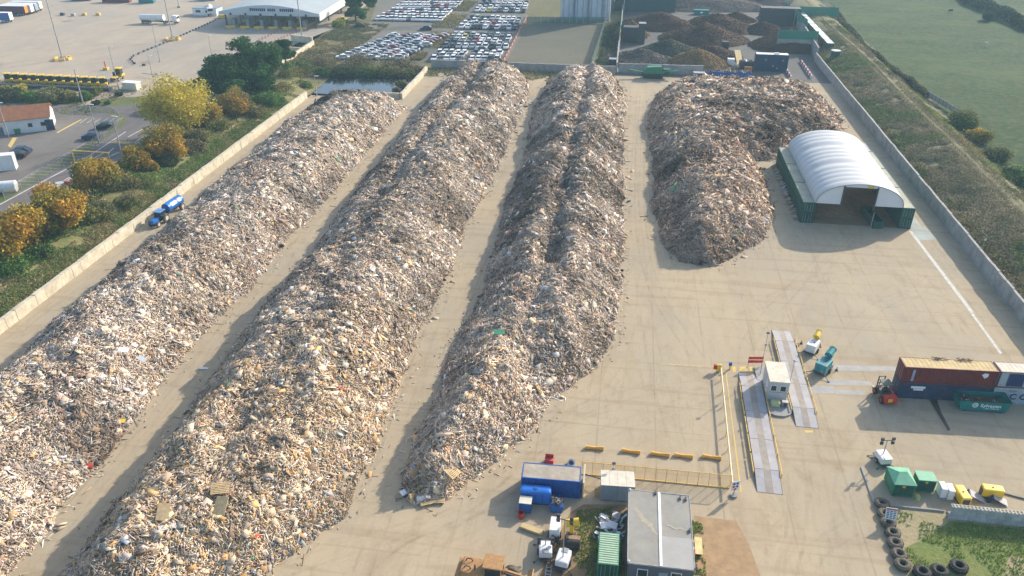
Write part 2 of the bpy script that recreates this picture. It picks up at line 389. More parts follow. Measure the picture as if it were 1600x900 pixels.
# ------------------------------------------------------------------ waste wood heaps
PAL = np.array([(.64, .51, .37), (.58, .45, .36), (.50, .455, .42), (.33, .23, .165), (.13, .11, .10), (.80, .78, .75), (.62, .39, .18), (.15, .27, .45), (.12, .35, .22), (.5, .09, .07), (.66, .56, .47)])
PW0 = np.array([.20, .24, .21, .09, .04, .06, .03, .002, .002, .002, .12])
fragmat = vmat('wood_scrap_faces', .85)
core = land_mat('heap_core', ((.30, .23, .17), (.36, .29, .22), (.20, .15, .11), (.44, .36, .28)), (.2, .9, 3.0), (1, .8, .7))
def frag_mesh(name, P, N, D, tint, parent, G_=None):
    """boxes: P centres, N normals, D (l,w,t)"""
    n = len(P)
    N = N + rng.normal(size=(n, 3)) * .27; N /= np.linalg.norm(N, axis=1, keepdims=True)
    A = rng.normal(size=(n, 3)) * (1.0 if G_ is None else .55)
    if G_ is not None: A += G_
    A -= N * (A * N).sum(1, keepdims=True); A /= np.linalg.norm(A, axis=1, keepdims=True)
    Bv = np.cross(N, A)
    cs = np.array([(-1, -1, -1), (1, -1, -1), (1, 1, -1), (-1, 1, -1), (-1, -1, 1), (1, -1, 1), (1, 1, 1), (-1, 1, 1)]) * .5
    V = P[:, None, :] + A[:, None] * (cs[None, :, 0:1] * D[:, None, 0:1]) + Bv[:, None] * (cs[None, :, 1:2] * D[:, None, 1:2]) + N[:, None] * (cs[None, :, 2:3] * D[:, None, 2:3])
    fb = np.array([(4, 5, 6, 7), (0, 1, 5, 4), (1, 2, 6, 5), (2, 3, 7, 6), (3, 0, 4, 7)])
    F = (np.arange(n)[:, None, None] * 8 + fb[None]).reshape(-1, 4)
    return npmesh(name, V.reshape(-1, 3), F, fragmat, np.repeat(tint, 8, 0), parent)
def heap(name, label, poly, Hc, slope=.90, valleys=(), dens=26, near=1.9, seed=1, step=.7, gold=None, dark=1.0, cat='wood heap', tone=(1, 1, 1), size=.84, lump=1.5):
    P = np.array(poly); x0, y0 = P.min(0) - 1.5; x1, y1 = P.max(0) + 1.5
    nx = int((x1 - x0) / step); ny = int((y1 - y0) / step)
    xs = np.linspace(x0, x1, nx + 1); ys = np.linspace(y0, y1, ny + 1); X, Y = np.meshgrid(xs, ys)
    def hf(X, Y):
        d = poly_dist(X, Y, poly) + 1.8 * (fbm(X * .22, Y * .22, seed + 20, 3) - .5)
        dd_ = np.maximum(d, 0); mm_ = slope * (.86 + .28 * fbm(X * .05, Y * .05, seed + 31, 2)); kk = .9
        hc = Hc * (.9 + .2 * fbm(X * .03, Y * .03, seed + 33, 2)) + .07 * dd_
        z = -kk * np.log(np.exp(-mm_ * dd_ / kk) + np.exp(-hc / kk)); z = z + kk * np.log(1 + np.exp(-hc / kk)) * np.exp(-dd_)
        top = np.clip(d / 5, 0, 1)
        for (ax, ay, bx, by, wd, dep) in valleys:
            e = np.array([bx - ax, by - ay]); t = np.clip(((X - ax) * e[0] + (Y - ay) * e[1]) / (e @ e), 0, 1)
            dd = np.hypot(X - ax - t * e[0], Y - ay - t * e[1]) + 2.5 * (vnoise(X * .13, Y * .13, seed + 3) - .5)
            z = z - dep * np.exp(-(dd / wd) ** 2) * top
        z = z + lump * top * (2.0 * (fbm(X * .09, Y * .075, seed, 3) - .5) + .9 * (fbm(X * .45, Y * .45, seed + 7, 3) - .5))
        return np.where(d > 0, np.maximum(z, .05), -.4), d
    Z, Dm = hf(X, Y)
    root = T(name, label, cat, (0, 0, 0))
    V = np.stack([X.ravel(), Y.ravel(), (Z - .12).ravel()], 1); i = np.arange((nx + 1) * ny).reshape(ny, nx + 1)[:, :nx].ravel()
    F = np.stack([i, i + 1, i + nx + 2, i + nx + 1], 1); keep = (V[F][:, :, 2].max(1) > -.3); F = F[keep]
    npmesh('heap_core', V, F, core, parent=root, smooth=True)
    area = (x1 - x0) * (y1 - y0); n = int(area * dens * near)
    px = rng.uniform(x0, x1, n); py = rng.uniform(y0, y1, n)
    # fewer, slightly larger pieces with distance (those are sub-pixel far off)
    kd = np.clip(1.25 - py / 190, .5, 1) ; k = rng.random(n) < kd
    px = px[k]; py = py[k]
    z, d = hf(px, py); k = d > 0
    stray = (~k) & (d > -2.2) & (rng.random(len(d)) < .06 * np.exp(d * 1.1)); z = np.where(stray, .03, z); k = k | stray
    px, py, z, d = px[k], py[k], z[k], d[k]; n = len(px); e = .35
    zx = (hf(px + e, py)[0] - hf(px - e, py)[0]) / (2 * e); zy = (hf(px, py + e)[0] - hf(px, py - e)[0]) / (2 * e)
    N = np.stack([-zx, -zy, np.ones(n)], 1); N[np.abs(zx) + np.abs(zy) > 8] = (0, 0, 1); N /= np.linalg.norm(N, axis=1, keepdims=True)
    ty = rng.random(n); far = (1 + np.clip((py - 120) / 260, 0, .5)) * size
    l = np.where(ty < .30, rng.uniform(.10, .36, n), np.where(ty < .965, rng.gamma(2.2, .27, n) + .2, rng.uniform(.45, 1.5, n)))
    wd = np.where(ty < .30, l * rng.uniform(.3, .9, n), np.where(ty < .965, rng.uniform(.045, .13, n), l * rng.uniform(.3, .8, n)))
    th = np.where(ty < .965, rng.uniform(.02, .06, n), rng.uniform(.02, .04, n)) + (rng.random(n) < .012) * rng.uniform(.05, .15, n)
    bigp = rng.random(n) < .009; l = np.where(bigp, rng.uniform(1.1, 2.4, n), l); wd = np.where(bigp, rng.choice([.15, .25, .6, 1.0], n), wd)
    D = np.stack([np.minimum(l, 3.0), wd, th], 1) * far[:, None]
    W = np.tile(PW0, (n, 1)); g = fbm(px * .05, py * .05, seed + 40, 3); g2 = fbm(px * .16, py * .16, seed + 50, 3)
    W[:, 3] *= 1 + 5 * np.clip(g2 - .5, 0, 1) * 4; W[:, 4] *= 1 + 9 * np.clip(g2 - .52, 0, 1) * 4; W[:, 5] *= 1 + 2 * np.clip(.5 - g2, 0, 1) * 4
    if gold is not None:
        gg = gold(px, py) * np.clip((g - .25) * 3, 0, 1); W[:, 0] += gg * .55; W[:, 6] += gg * .26; W[:, 2] *= 1 - gg * .7; W[:, 1] *= 1 - gg * .5
    W[:, 3] *= dark; W[:, 4] *= dark
    cw = np.cumsum(W / W.sum(1, keepdims=True), 1); idx = (rng.random(n)[:, None] > cw).sum(1).clip(0, len(PAL) - 1)
    tint = PAL[idx] * rng.uniform(.68, 1.2, (n, 1)) * rng.uniform(.95, 1.05, (n, 3)) * (1 - .12 * (dark - 1))
    pt = fbm(px * .07, py * .07, seed + 70, 4); pt2 = fbm(px * .3, py * .3, seed + 71, 3)
    tint = tint * (1.14 - .62 * np.clip((pt - .51) * 5, 0, 1) - .28 * np.clip((pt2 - .55) * 5, 0, 1))[:, None] * np.array(tone)
    Pp = np.stack([px, py, z + rng.uniform(-.05, .22, n) * np.clip(d, .2, 1)], 1)
    th_ = 9 * fbm(px * .13, py * .13, seed + 60, 3) + 2.0; G_ = np.stack([np.cos(th_), np.sin(th_), np.zeros(n)], 1) * (rng.random((n, 1)) < .7)
    o = frag_mesh('wood_scraps', Pp, N, D, tint.clip(0, .9), root, G_); o['kind'] = 'stuff'
    return root, hf
P1 = [(-61, 216), (-61.5, 200), (-61, 160), (-61.5, 130), (-60.5, 112), (-62, 95), (-61.3, 82), (-60, 60), (-59.8, 30), (-84.6, 30), (-85.2, 60), (-84.7, 80), (-86.0, 102), (-86.9, 125), (-87.6, 160), (-88.2, 196), (-88.0, 214), (-84, 219), (-70, 221)]
P2 = [(-29.5, 246), (-27.9, 236), (-27.4, 200), (-27.6, 165), (-28.8, 140), (-28, 119), (-28.9, 100), (-27.6, 83), (-27.8, 62), (-31, 55.5), (-35, 50), (-37, 40), (-54, 38), (-54.4, 50), (-54.6, 76), (-56, 102), (-55, 125), (-56.2, 147), (-56.4, 180), (-57, 204), (-57, 240), (-55, 254), (-45, 259.5), (-33, 257)]
P3 = [(-2, 255), (.2, 245), (1.6, 225), (1.3, 200), (1.8, 170), (2.4, 140), (2.2, 119), (1.6, 103), (-1.5, 94), (-5.1, 88.9), (-9, 80), (-13.1, 71.5), (-16.5, 66), (-19.6, 64.4), (-22.5, 66), (-23.3, 69), (-22.7, 80), (-22.2, 97.8), (-21.4, 115), (-22.6, 142), (-22.4, 180), (-24, 205), (-24.6, 220), (-23.8, 245), (-20, 257.5), (-8, 259)]
P4 = [(7.6, 219), (8.2, 184), (8.2, 153), (9.5, 138), (12.4, 130.5), (18, 129.8), (24.5, 136), (30, 144), (33.2, 156), (33.6, 172), (33.2, 186), (42, 190), (50, 198), (57.5, 206), (60.5, 224), (60, 238), (52, 248), (31, 252), (14, 249), (9.6, 236)]
nearg = lambda x, y: np.clip((115 - y) / 45, 0, 1)
heap('waste_wood_heap', 'long pale waste wood windrow beside the low cream boundary wall', P1, 5.5, valleys=[(-81.5, 205, -79, 30, 2.2, 1.2)], seed=1, tone=(.93, .92, .88), gold=lambda x, y: .35 * nearg(x, y))
heap('waste_wood_heap', 'longest and widest waste wood windrow, second across from the cream wall', P2, 6.3, valleys=[(-44.5, 252, -47.0, 140, 2.5, 2.5), (-47, 140, -42, 60, 2.6, .9)], seed=2, gold=nearg, tone=(.88, .865, .82))
heap('waste_wood_heap', 'waste wood windrow with dark valley along its crest, tapering towards the blue container', P3, 6.1, valleys=[(-11, 250, -10.5, 120, 2.1, 2.1), (-10.5, 120, -11, 90, 2.3, 1.5)], seed=3, gold=lambda x, y: .5 * nearg(x, y), dark=1.15, tone=(.93, .90, .85))
heap('waste_wood_heap', 'brown L-shaped waste wood heap next to the white arched shelter', P4, 5.6, valleys=[(20, 215, 40, 225, 5, 1.0)], seed=4, tone=(.98, .87, .76), dark=1.8, near=1.7, size=.95)

# ------------------------------------------------------------------ tyre tracks pressed into the dust
def track_mat(name, col, a):
    m, nt, b = _new(name, .95, 0, .1); b.inputs['Base Color'].default_value = (*col, 1)
    nt.links.new(_ramp(nt, _nz(nt, .5, 5, .7), .38, .62, 0, a), b.inputs['Alpha']); return m
tmd = track_mat('dark_tyre_dust', (.24, .19, .125), .065); tml = track_mat('pale_tyre_dust', (.52, .44, .32), .2)
def smooth(P, k=3):
    for _ in range(k):
        Q = [P[0]]
        for a, b in zip(P[:-1], P[1:]): Q += [a.lerp(b, .25), a.lerp(b, .75)]
        P = Q + [P[-1]]
    return P
def tyre_track(pts, mt, w=.42, gauge=2.0, z=.004):
    P = smooth(gp(*pts)); mb = MB()
    for s in (-1, 1):
        prev = None
        for i, p in enumerate(P):
            d = (P[min(i + 1, len(P) - 1)] - P[max(i - 1, 0)]).normalized(); n = Vector((-d.y, d.x, 0)); c = p + n * s * gauge / 2
            cur = (Vector((c.x, c.y, z)) - n * w / 2, Vector((c.x, c.y, z)) + n * w / 2)
            if prev: mb.sheet([prev[0], cur[0], cur[1], prev[1]])
            prev = cur
    o = mb.build('tyre_tracks', mt, fix=False); o['kind'] = 'structure'
tk_z = .004
for k, (pts, mm) in enumerate((
    (((560, 895), (620, 840), (700, 812), (790, 740), (860, 650), (960, 590), (990, 480), (990, 300), (1000, 150)), tmd), (((430, 895), (560, 850), (660, 820), (760, 790), (880, 690)), tmd), (((600, 895), (650, 850), (720, 830), (800, 790)), tmd),
    (((990, 140), (985, 260), (1000, 420), (1020, 560), (1060, 700)), tmd), (((1005, 150), (996, 300), (1010, 440), (1090, 560)), tml), (((1060, 640), (980, 660), (920, 690), (820, 700)), tmd), (((1100, 620), (1040, 640), (960, 630), (900, 650)), tmd),
    (((1230, 895), (1250, 800), (1240, 700), (1190, 660)), tmd), (((1210, 895), (1216, 820), (1208, 780), (1170, 600), (1160, 540), (1220, 470), (1290, 400), (1330, 360)), tmd), (((1300, 895), (1285, 800), (1262, 680), (1222, 510), (1260, 450), (1330, 370)), tmd),
    (((1340, 895), (1310, 780), (1340, 680), (1440, 660), (1600, 700)), tmd), (((1300, 560), (1340, 500), (1420, 450), (1500, 480), (1560, 560)), tmd), (((1180, 480), (1280, 430), (1400, 420), (1480, 450)), tmd), (((1330, 440), (1380, 490), (1470, 430), (1430, 425)), tmd),
    (((770, 240), (700, 400), (620, 600), (560, 760)), tml), (((785, 230), (715, 400), (640, 600), (590, 760), (560, 840)), tmd), (((620, 180), (500, 330), (330, 560), (190, 740), (80, 880)), tmd), (((470, 180), (330, 290), (200, 380), (60, 480), (0, 530)), tmd), (((600, 190), (480, 340), (310, 570), (150, 770)), tml),
    (((1180, 130), (1120, 135), (1030, 140), (1000, 200)), tmd), (((1210, 270), (1230, 330), (1260, 380)), tmd), (((830, 690), (900, 640), (1000, 610), (1110, 600)), tmd), (((660, 830), (740, 800), (800, 760)), tmd), (((1400, 660), (1500, 690), (1600, 720)), tmd), (((1260, 895), (1270, 860), (1340, 820)), tmd))):
    tyre_track(pts, mm, z=.004 + .0008 * (k % 3) + (0 if k % 2 else .0004))
# ------------------------------------------------------------------ object materials
m_cream = mat('cream_concrete', (.56, .50, .38), .9, .15, .5, dirt=(.22, .19, .14), dirtamt=.6, coord='W')
m_greyc = mat('grey_concrete', (.33, .32, .30), .9, .18, .4, dirt=(.16, .15, .13), dirtamt=.6, coord='W')
m_white = mat('white_paint', (.74, .74, .72), .5, .06, 1, dirt=(.4, .37, .32), dirtamt=.4)
m_black = mat('black_rubber', (.03, .03, .03), .8, .2, 2, dirt=(.14, .12, .1), dirtamt=.4)
m_dark = mat('dark_steel', (.06, .06, .065), .6, .3, 2, dirt=(.16, .12, .09))
m_steel = mat('galvanised_steel', (.38, .38, .38), .5, .2, 2, metal=.4)
m_wbsteel = mat('weighbridge_plate', (.36, .345, .35), .6, .12, .6, dirt=(.38, .30, .21), dirtamt=.8)
m_yel = mat('yellow_paint', (.75, .50, .04), .5, .12, 2, dirt=(.35, .24, .1), dirtamt=.3)
m_ochre = mat('worn_yellow_paint', (.70, .46, .12), .7, .12, 3, dirt=(.36, .25, .13), dirtamt=.5)
m_red = mat('red_paint', (.50, .045, .03), .5, .15, 2, dirt=(.2, .08, .05))
m_blue = mat('blue_paint', (.015, .10, .34), .55, .15, 1, dirt=(.08, .08, .1), dirtamt=.4)
m_brightblue = mat('bright_blue_plastic', (.02, .16, .55), .4, .08, 1, dirt=(.1, .16, .3), dirtamt=.3)
m_navy = mat('navy_paint', (.03, .05, .10), .6, .2, 1, dirt=(.10, .10, .10), dirtamt=.6)
m_maroon = mat('maroon_paint', (.16, .03, .028), .6, .2, .8, dirt=(.10, .06, .04), dirtamt=.5)
m_roofsand = mat('dusty_roof', (.58, .44, .22), .85, .15, .8, dirt=(.40, .30, .17), dirtamt=.5)
m_roofpale = mat('pale_dusty_roof', (.66, .60, .48), .85, .1, .8, dirt=(.42, .36, .26), dirtamt=.4)
m_roofgrey = mat('felt_roof', (.30, .285, .25), .9, .10, .5, dirt=(.40, .33, .22), dirtamt=.5)
m_roofrust = mat('rusty_roof', (.38, .34, .27), .85, .18, .5, dirt=(.36, .20, .12), dirtamt=.8)
m_green = mat('dark_green_paint', (.015, .085, .06), .6, .2, 1, dirt=(.06, .09, .06), dirtamt=.5)
m_green2 = mat('green_paint', (.03, .20, .11), .55, .15, 1, dirt=(.12, .2, .12), dirtamt=.5)
m_palegreen = mat('pale_green_roof', (.42, .56, .38), .7, .08, 1, dirt=(.5, .48, .3), dirtamt=.4)
m_teal = mat('teal_paint', (.01, .19, .17), .5, .15, 1, dirt=(.05, .12, .1), dirtamt=.4)
m_greenlid = mat('green_lid', (.16, .42, .26), .6, .1, 1, dirt=(.3, .45, .3), dirtamt=.4)
m_greywall = mat('grey_cladding', (.10, .115, .13), .7, .1, 1, dirt=(.16, .16, .16))
m_greypanel = mat('blue_grey_panel', (.25, .29, .32), .6, .08, 1, dirt=(.2, .2, .2), dirtamt=.4)
m_wood = mat('pale_timber', (.50, .37, .20), .85, .2, 3, dirt=(.25, .17, .1))
m_board = mat('brown_board', (.34, .22, .12), .85, .2, 2, dirt=(.2, .13, .08))
m_orange = mat('orange_paint', (.62, .22, .03), .55, .15, 2, dirt=(.3, .17, .08))
m_loader = mat('dusty_loader_paint', (.40, .22, .09), .8, .2, 3, dirt=(.30, .21, .13), dirtamt=.7)
m_fabric = mat('white_tent_fabric', (.70, .70, .69), .6, .03, .3)
m_tyre = mat('dusty_tyre', (.11, .095, .075), .9, .25, 3, dirt=(.30, .25, .18), dirtamt=.9)
m_dust = mat('rust_brown', (.17, .10, .06), .9, .25, 2)
m_hub = mat('pale_hub', (.62, .58, .48), .6, .1, 3)
m_letter = mat('white_letters', (.78, .78, .76), .5, .03, 2)
m_navyletter = mat('navy_letters', (.02, .04, .12), .5, .05, 2)
m_lino = mat('pale_stack', (.42, .40, .40), .7, .25, 4)
m_paintline = mat('road_white_paint', (.54, .52, .46), .8, .15, 1.2, dirt=(.3, .27, .24), dirtamt=.7, coord='W')
m_paintyel = mat('road_yellow_paint', (.62, .44, .13), .8, .12, 1.2, dirt=(.38, .31, .2), dirtamt=.7, coord='W')
m_oil = mat('wet_stain', (.07, .055, .045), .45, .3, 1.5, coord='W')
m_glass, _gnt, _gb = _new('tinted_glass', .08, 0, .8); _gb.inputs['Base Color'].default_value = (.02, .03, .035, 1)

# ------------------------------------------------------------------ boundary walls
def block_wall(name, label, a, b, h, th, mt, cat='wall', step=2.4, cap=None):
    """row of precast units, each a little off line"""
    a = Vector((a[0], a[1], 0)); b = Vector((b[0], b[1], 0)); L = (b - a).length; n = max(1, round(L / step)); ang = math.atan2(b.y - a.y, b.x - a.x)
    mb = MB(); r = random.Random(int(L * 10))
    for i in range(n):
        x0 = i * L / n + .015; x1 = (i + 1) * L / n - .015; dz = r.uniform(-.06, .06); dy = r.uniform(-.04, .04)
        mb.box(x0, x1, -th / 2 + dy, th / 2 + dy, -.05, h + dz)
        mb.box(x0 + .02, x1 - .02, -th / 2 + dy - .08, th / 2 + dy + .08, -.04, .3)
    o = mb.build(name, mt); o.location = a; o.rotation_euler = (0, 0, ang)
    return tag(o, label, cat)
block_wall('boundary_wall', 'low cream concrete block wall along the foot of the grassy bank', (-93.2, 30), (-93.2, 222), 1.9, .75, m_cream)
block_wall('boundary_wall', 'cream concrete wall stub in front of the dark pond', (-74, 224.9), (-65.4, 224.9), 1.7, .6, m_cream)
block_wall('boundary_wall', 'cream concrete wall running back from the pond corner', (-64.8, 224.6), (-64.8, 257), 1.8, .7, m_cream)
block_wall('rear_wall', 'grey concrete wall behind the far ends of the windrows', (-64.4, 262.2), (-2.6, 262.6), 2.8, .5, m_greyc)
block_wall('rear_wall', 'grey concrete wall behind the green screening machine', (-1.6, 266), (26, 267), 3.0, .5, m_greyc)
block_wall('boundary_wall', 'tall grey concrete wall between the yard and the scrub bank', (66.3, 60), (66.3, 292), 2.9, .45, m_greyc, step=3)
block_wall('boundary_wall', 'grey wall carrying on beside the dark compost bay', (67.0, 293), (70, 352), 4.6, .5, m_greyc, step=3)
block_wall('bay_wall', 'pale concrete side wall of the compost yard below the green netting', (-2.3, 266), (-2.3, 378), 3.2, .5, m_greyc, step=3)

# ------------------------------------------------------------------ containers
def corr(L, W, H, pitch=.30, dep=.05):
    """plan outline with corrugated long sides, origin in one corner"""
    p = []
    n = int(L / pitch)
    for i in range(n):
        x = i * L / n; q = L / n; p += [(x, 0), (x + q * .3, 0), (x + q * .5, dep), (x + q * .8, dep)]
    p.append((L, 0)); p.append((L, W))
    for i in reversed(range(n)):
        x = i * L / n; q = L / n; p += [(x + q * .8, W - dep), (x + q * .5, W - dep), (x + q * .3, W), (x, W)]
    return p
def container(name, label, loc, rz, L, W, H, mb_, mroof, mfr, group=None, doors='x0', cat='container', ribs=True, fine=True):
    t = T(name, label, cat, loc, rz, group)
    b = MB(); 
    if fine: b.prism(corr(L - .16, W - .1, H), .16, H - .12, 'z')
    else: b.box(0, L - .16, 0, W - .1, .16, H - .12)
    b.v = [(x + .08, y + .05, z) for (x, y, z) in b.v]; b.build('body', mb_, t)
    r = MB(); r.box(.06, L - .06, .06, W - .06, H - .118, H - .03)
    if ribs:
        for i in range(int(L / .6)): r.box(.2 + i * .6, .42 + i * .6, .1, W - .1, H - .03, H - .005)
    r.build('roof', mroof, t)
    f = MB()
    for x in (0, L - .14):
        for y in (0, W - .14): f.box(x, x + .14, y, y + .14, 0, H)
    for y in (0, W - .12):
        f.box(.14, L - .14, y, y + .12, H - .12, H); f.box(.14, L - .14, y, y + .12, 0, .16)
    for x in (0, L - .12):
        f.box(x, x + .12, .14, W - .14, H - .12, H); f.box(x, x + .12, .14, W - .14, 0, .16)
    f.build('frame', mfr, t)
    xd = -.02 if doors == 'x0' else L - .04
    for k in range(2):
        d = MB(); y0 = .16 + k * (W / 2 - .15); d.box(xd, xd + .06, y0, y0 + W / 2 - .19, .2, H - .16); dd = d.build('door', mb_, t)
        g = MB(); s = -1 if doors == 'x0' else 1
        xb = xd - .03 if s < 0 else xd + .09
        for q in (.3, .75): g.cyl((xb, y0 + q * (W / 2 - .19), .22), (xb, y0 + q * (W / 2 - .19), H - .18), .025, n=6)
        g.build('lock_bar', m_steel, dd)
    return t
m_shroof = mat('grey_green_roof', (.36, .36, .28), .85, .15, .4, dirt=(.46, .38, .24), dirtamt=.7, coord='W')
# shipping container stacks
CR = R(3.2)
base = G(1400.5, 621.5); ux = Vector((math.cos(CR), math.sin(CR), 0)); uy = Vector((-math.sin(CR), math.cos(CR), 0))
for k, (mm, lab, nm) in enumerate(((m_navy, 'navy forty-foot container under the maroon one', 'navy'), (m_maroon, 'maroon forty-foot container with sandy dusty roof, on top of the navy one', 'maroon'))):
    t = container('shipping_container', lab, base + Vector((0, 0, 2.60 * k)), CR, 12.19, 2.44, 2.59, mm, m_roofsand, m_maroon if k else m_navy, 'stacked shipping containers')
    d = MB()
    if k == 0:
        d.box(1.5, 3.4, -.012, .012, 1.75, 2.1); d.box(1.9, 3.2, -.012, .012, 1.42, 1.7); d.build('logo', m_letter, t)
    else:
        d.box(1.15, 1.5, -.012, .012, .35, 2.2); d.build('side_marking', mat('faded_blue_marking', (.3, .32, .45), .6), t)
        MB().prism([(10.1, 1.9), (10.5, 2.2), (11.0, 2.1), (10.95, 1.6), (10.6, 1.35)], -.02, .012, 'y').build('logo', m_letter, t)
        g = MB()
        for gx, gw in ((5.2, 1.5), (8.6, 2.1)):
            for q in range(26):
                xx = gx + random.uniform(-gw / 2, gw / 2); a = random.uniform(0, 3.1)
                g.bar((xx, 2.25 + random.uniform(-.25, .15), 2.6 + random.uniform(.0, .22)), (xx + .5 * math.cos(a), 2.25 + .3 * math.sin(a), 2.62 + random.uniform(0, .3)), .05)
        tag(g.build('scrap_timber', m_dust), 'dark splintered scraps lying along the back of the sandy container roof', 'scrap', kind='stuff')
        gg = bpy.data.objects['scrap_timber']; gg.location = t.location; gg.rotation_euler = t.rotation_euler
base2 = base + ux * 12.45
m_cosco = mat('pale_blue_container', (.36, .44, .47), .6, .12, .8, dirt=(.3, .27, .24), dirtamt=.5)
for k in range(2):
    t = container('shipping_container', ['pale blue-grey container with navy letters at ground level', 'pale container with navy blocks and cream ribbed roof, upper of its stack'][k], base2 + Vector((0, 0, 2.60 * k)), CR, 12.19, 2.44, 2.59, m_cosco, m_roofpale, m_cosco if k == 0 else m_maroon, 'stacked shipping containers')
    if k == 0:
        text('lettering', 'C O S C O', 1.25, m_navyletter, t, (2.2, -.02, 1.15), (R(90), 0, 0), .02, align='LEFT', sx=1.05, bold=.02)
        text('small_lettering', 'FCIU', .3, m_navyletter, t, (2.4, -.02, 2.1), (R(90), 0, 0), .01, sx=1.5)
    else:
        d = MB()
        for x in (1.2, 4.4, 7.6): d.box(x, x + 2.1, -.014, .012, .3, 2.3)
        d.build('painted_pattern', m_navyletter, t)
# wet stain running out from under the stack
st = flat('oil_stain', gp((1452, 624.5), (1464, 624.5), (1471, 645), (1485, 671), (1481, 674), (1470, 655), (1461, 640)), .008, m_oil)

# teal skip with logo
sk = T('roll_on_skip', 'teal open skip with white lettering in front of the container stack', 'skip', G(1499, 642), R(2.0))
L, W, H = 5.9, 2.4, 1.75
b = MB(); th = .09
b.prism([(0, .2), (-.35, H), (L + .35, H), (L, .2)], 0, th, 'y'); b.prism([(0, .2), (-.35, H), (L + .35, H), (L, .2)], W - th, W, 'y')
b.prism([(0, .2), (-.35, H), (-.25, H), (.1, .2)], th, W - th, 'y'); b.prism([(L, .2), (L + .35, H), (L + .25, H), (L - .1, .2)], th, W - th, 'y')
b.box(0, L, 0, W, .18, .28); b.build('body', m_teal, sk)
r = MB(); 
for y in (-.05, W - .06): r.box(-.38, L + .38, y, y + .11, H - .06, H + .06)
for x in (-.42, L + .31): r.box(x, x + .11, -.05, W + .05, H - .06, H + .055)
for x in (.8, 3.0, 5.1): r.box(x, x + .1, W, W + .06, .25, H - .06)
r.build('rim', m_green, sk)
s_ = MB()
for x in (.5, L - .8): s_.box(x, x + .3, .1, W - .1, 0, .18)
s_.build('runner', m_dark, sk)
text('lettering', 'Sylvagen', .72, m_letter, sk, (3.75, -.02, 1.12), (R(90), 0, 0), .012, sx=1.1, bold=.012)
text('small_lettering', 'RECYCLING', .26, m_letter, sk, (4.0, -.02, .66), (R(90), 0, 0), .012, sx=1.3)
lg = MB(); Mx = Matrix.Rotation(R(90), 4, 'X')
lg.torus((1.75, -.01, 1.12), .34, .07, 20, 4, 0, Mx, .2); lg.torus((1.75, -.01, 1.12), .17, .05, 16, 4, 0, Mx, .2); lg.box(1.75, 2.12, -.03, .01, 1.08, 1.18); lg.build('logo', m_letter, sk)
c = MB()
for i in range(60):
    a = random.uniform(0, 6.28); x = random.uniform(.3, L - .5); y = random.uniform(.3, W - .4)
    c.bar((x, y, random.uniform(.6, 1.25)), (x + .5 * math.cos(a), y + .5 * math.sin(a), random.uniform(.7, 1.4)), random.uniform(.04, .2), .05, random.choice((0, 0, 0, 1)))
c.box(.1, L - .1, .1, W - .1, .28, .9); tag(c.build('scrap_load', [m_dust, m_lino]), 'tangled brown scrap filling the teal skip', 'scrap', kind='stuff')
o = bpy.data.objects['scrap_load']; o.location = sk.location; o.rotation_euler = sk.rotation_euler

# ------------------------------------------------------------------ wheels etc
def wheel(parent, c, r, wd, axis='y', rim=m_hub, name='wheel', n=18):
    w_ = MB(); c = Vector(c); d = {'y': Vector((0, 1, 0)), 'x': Vector((1, 0, 0))}[axis]
    w_.cyl(c - d * wd / 2, c + d * wd / 2, r * .94, n=n); w_.cyl(c - d * wd * .36, c + d * wd * .36, r, n=n)
    o = w_.build(name, m_tyre if r > .5 else m_black, parent)
    h = MB(); h.cyl(c - d * (wd / 2 + .02), c + d * (wd / 2 + .02), r * .52, n=12); h.build('rim', rim, o)
    return o

# arched fabric shelter on container legs
t = T('fabric_shelter', 'white arched fabric roof shelter open to the front', 'shelter', (0, 151.6, 0))
xa, xb_, zb, za, Ls = 39.7, 56.4, 4.45, 8.9, 33.5
nb = 15; seg = 40; V = []; F = []
nyy = nb * 6
for j in range(nyy + 1):
    y = j * Ls / nyy; ph = (j % 6) / 6.0; bulge = .12 * math.sin(math.pi * ph)
    if j // 6 in (5, 10) : bulge = -.16 * math.sin(math.pi * ph)
    for i in range(seg + 1):
        a = math.pi * i / seg; rx = (xb_ - xa) / 2 + bulge * .6; rz = za - zb + bulge
        V.append(((xa + xb_) / 2 - rx * math.cos(a), y, zb + rz * math.sin(a) ** .9))
    if j: F += [((j - 1) * (seg + 1) + i, (j - 1) * (seg + 1) + i + 1, j * (seg + 1) + i + 1, j * (seg + 1) + i) for i in range(seg)]
mf, fnt, fb = _new('tent_fabric', .6, 0, .25); fb.inputs['Base Color'].default_value = (.52, .535, .54, 1)
tr = fnt.nodes.new('ShaderNodeBsdfTranslucent'); tr.inputs[0].default_value = (.75, .75, .72, 1); mx = fnt.nodes.new('ShaderNodeMixShader'); mx.inputs[0].default_value = .05
fnt.links.new(fb.outputs[0], mx.inputs[1]); fnt.links.new(tr.outputs[0], mx.inputs[2]); fnt.links.new(mx.outputs[0], fnt.nodes['Material Output'].inputs[0])
roof = npmesh('roof_cover', np.array(V), np.array(F), mf, parent=t, smooth=True)
def arch_z(x):
    u = np.clip((x - xa) / (xb_ - xa), 0, 1); a = math.acos(1 - 2 * u); return zb + (za - zb) * math.sin(a) ** .9
def gable(y, x0, x1, z0):
    xs = np.linspace(x0, x1, 14); return [(float(x), z0) for x in (x0, x1)], [(float(x), float(arch_z(x)) - .03) for x in xs[::-1]]
for (gx0, gx1, z0) in ((39.75, 44.6, zb - .05), (50.9, 56.35, zb - .05), (44.6, 50.9, 8.05)):
    lo, hi = gable(0, gx0, gx1, z0); g = MB(); g.prism(lo + hi, .12, .18, 'y'); g.build('gable_panel', m_fabric, t)
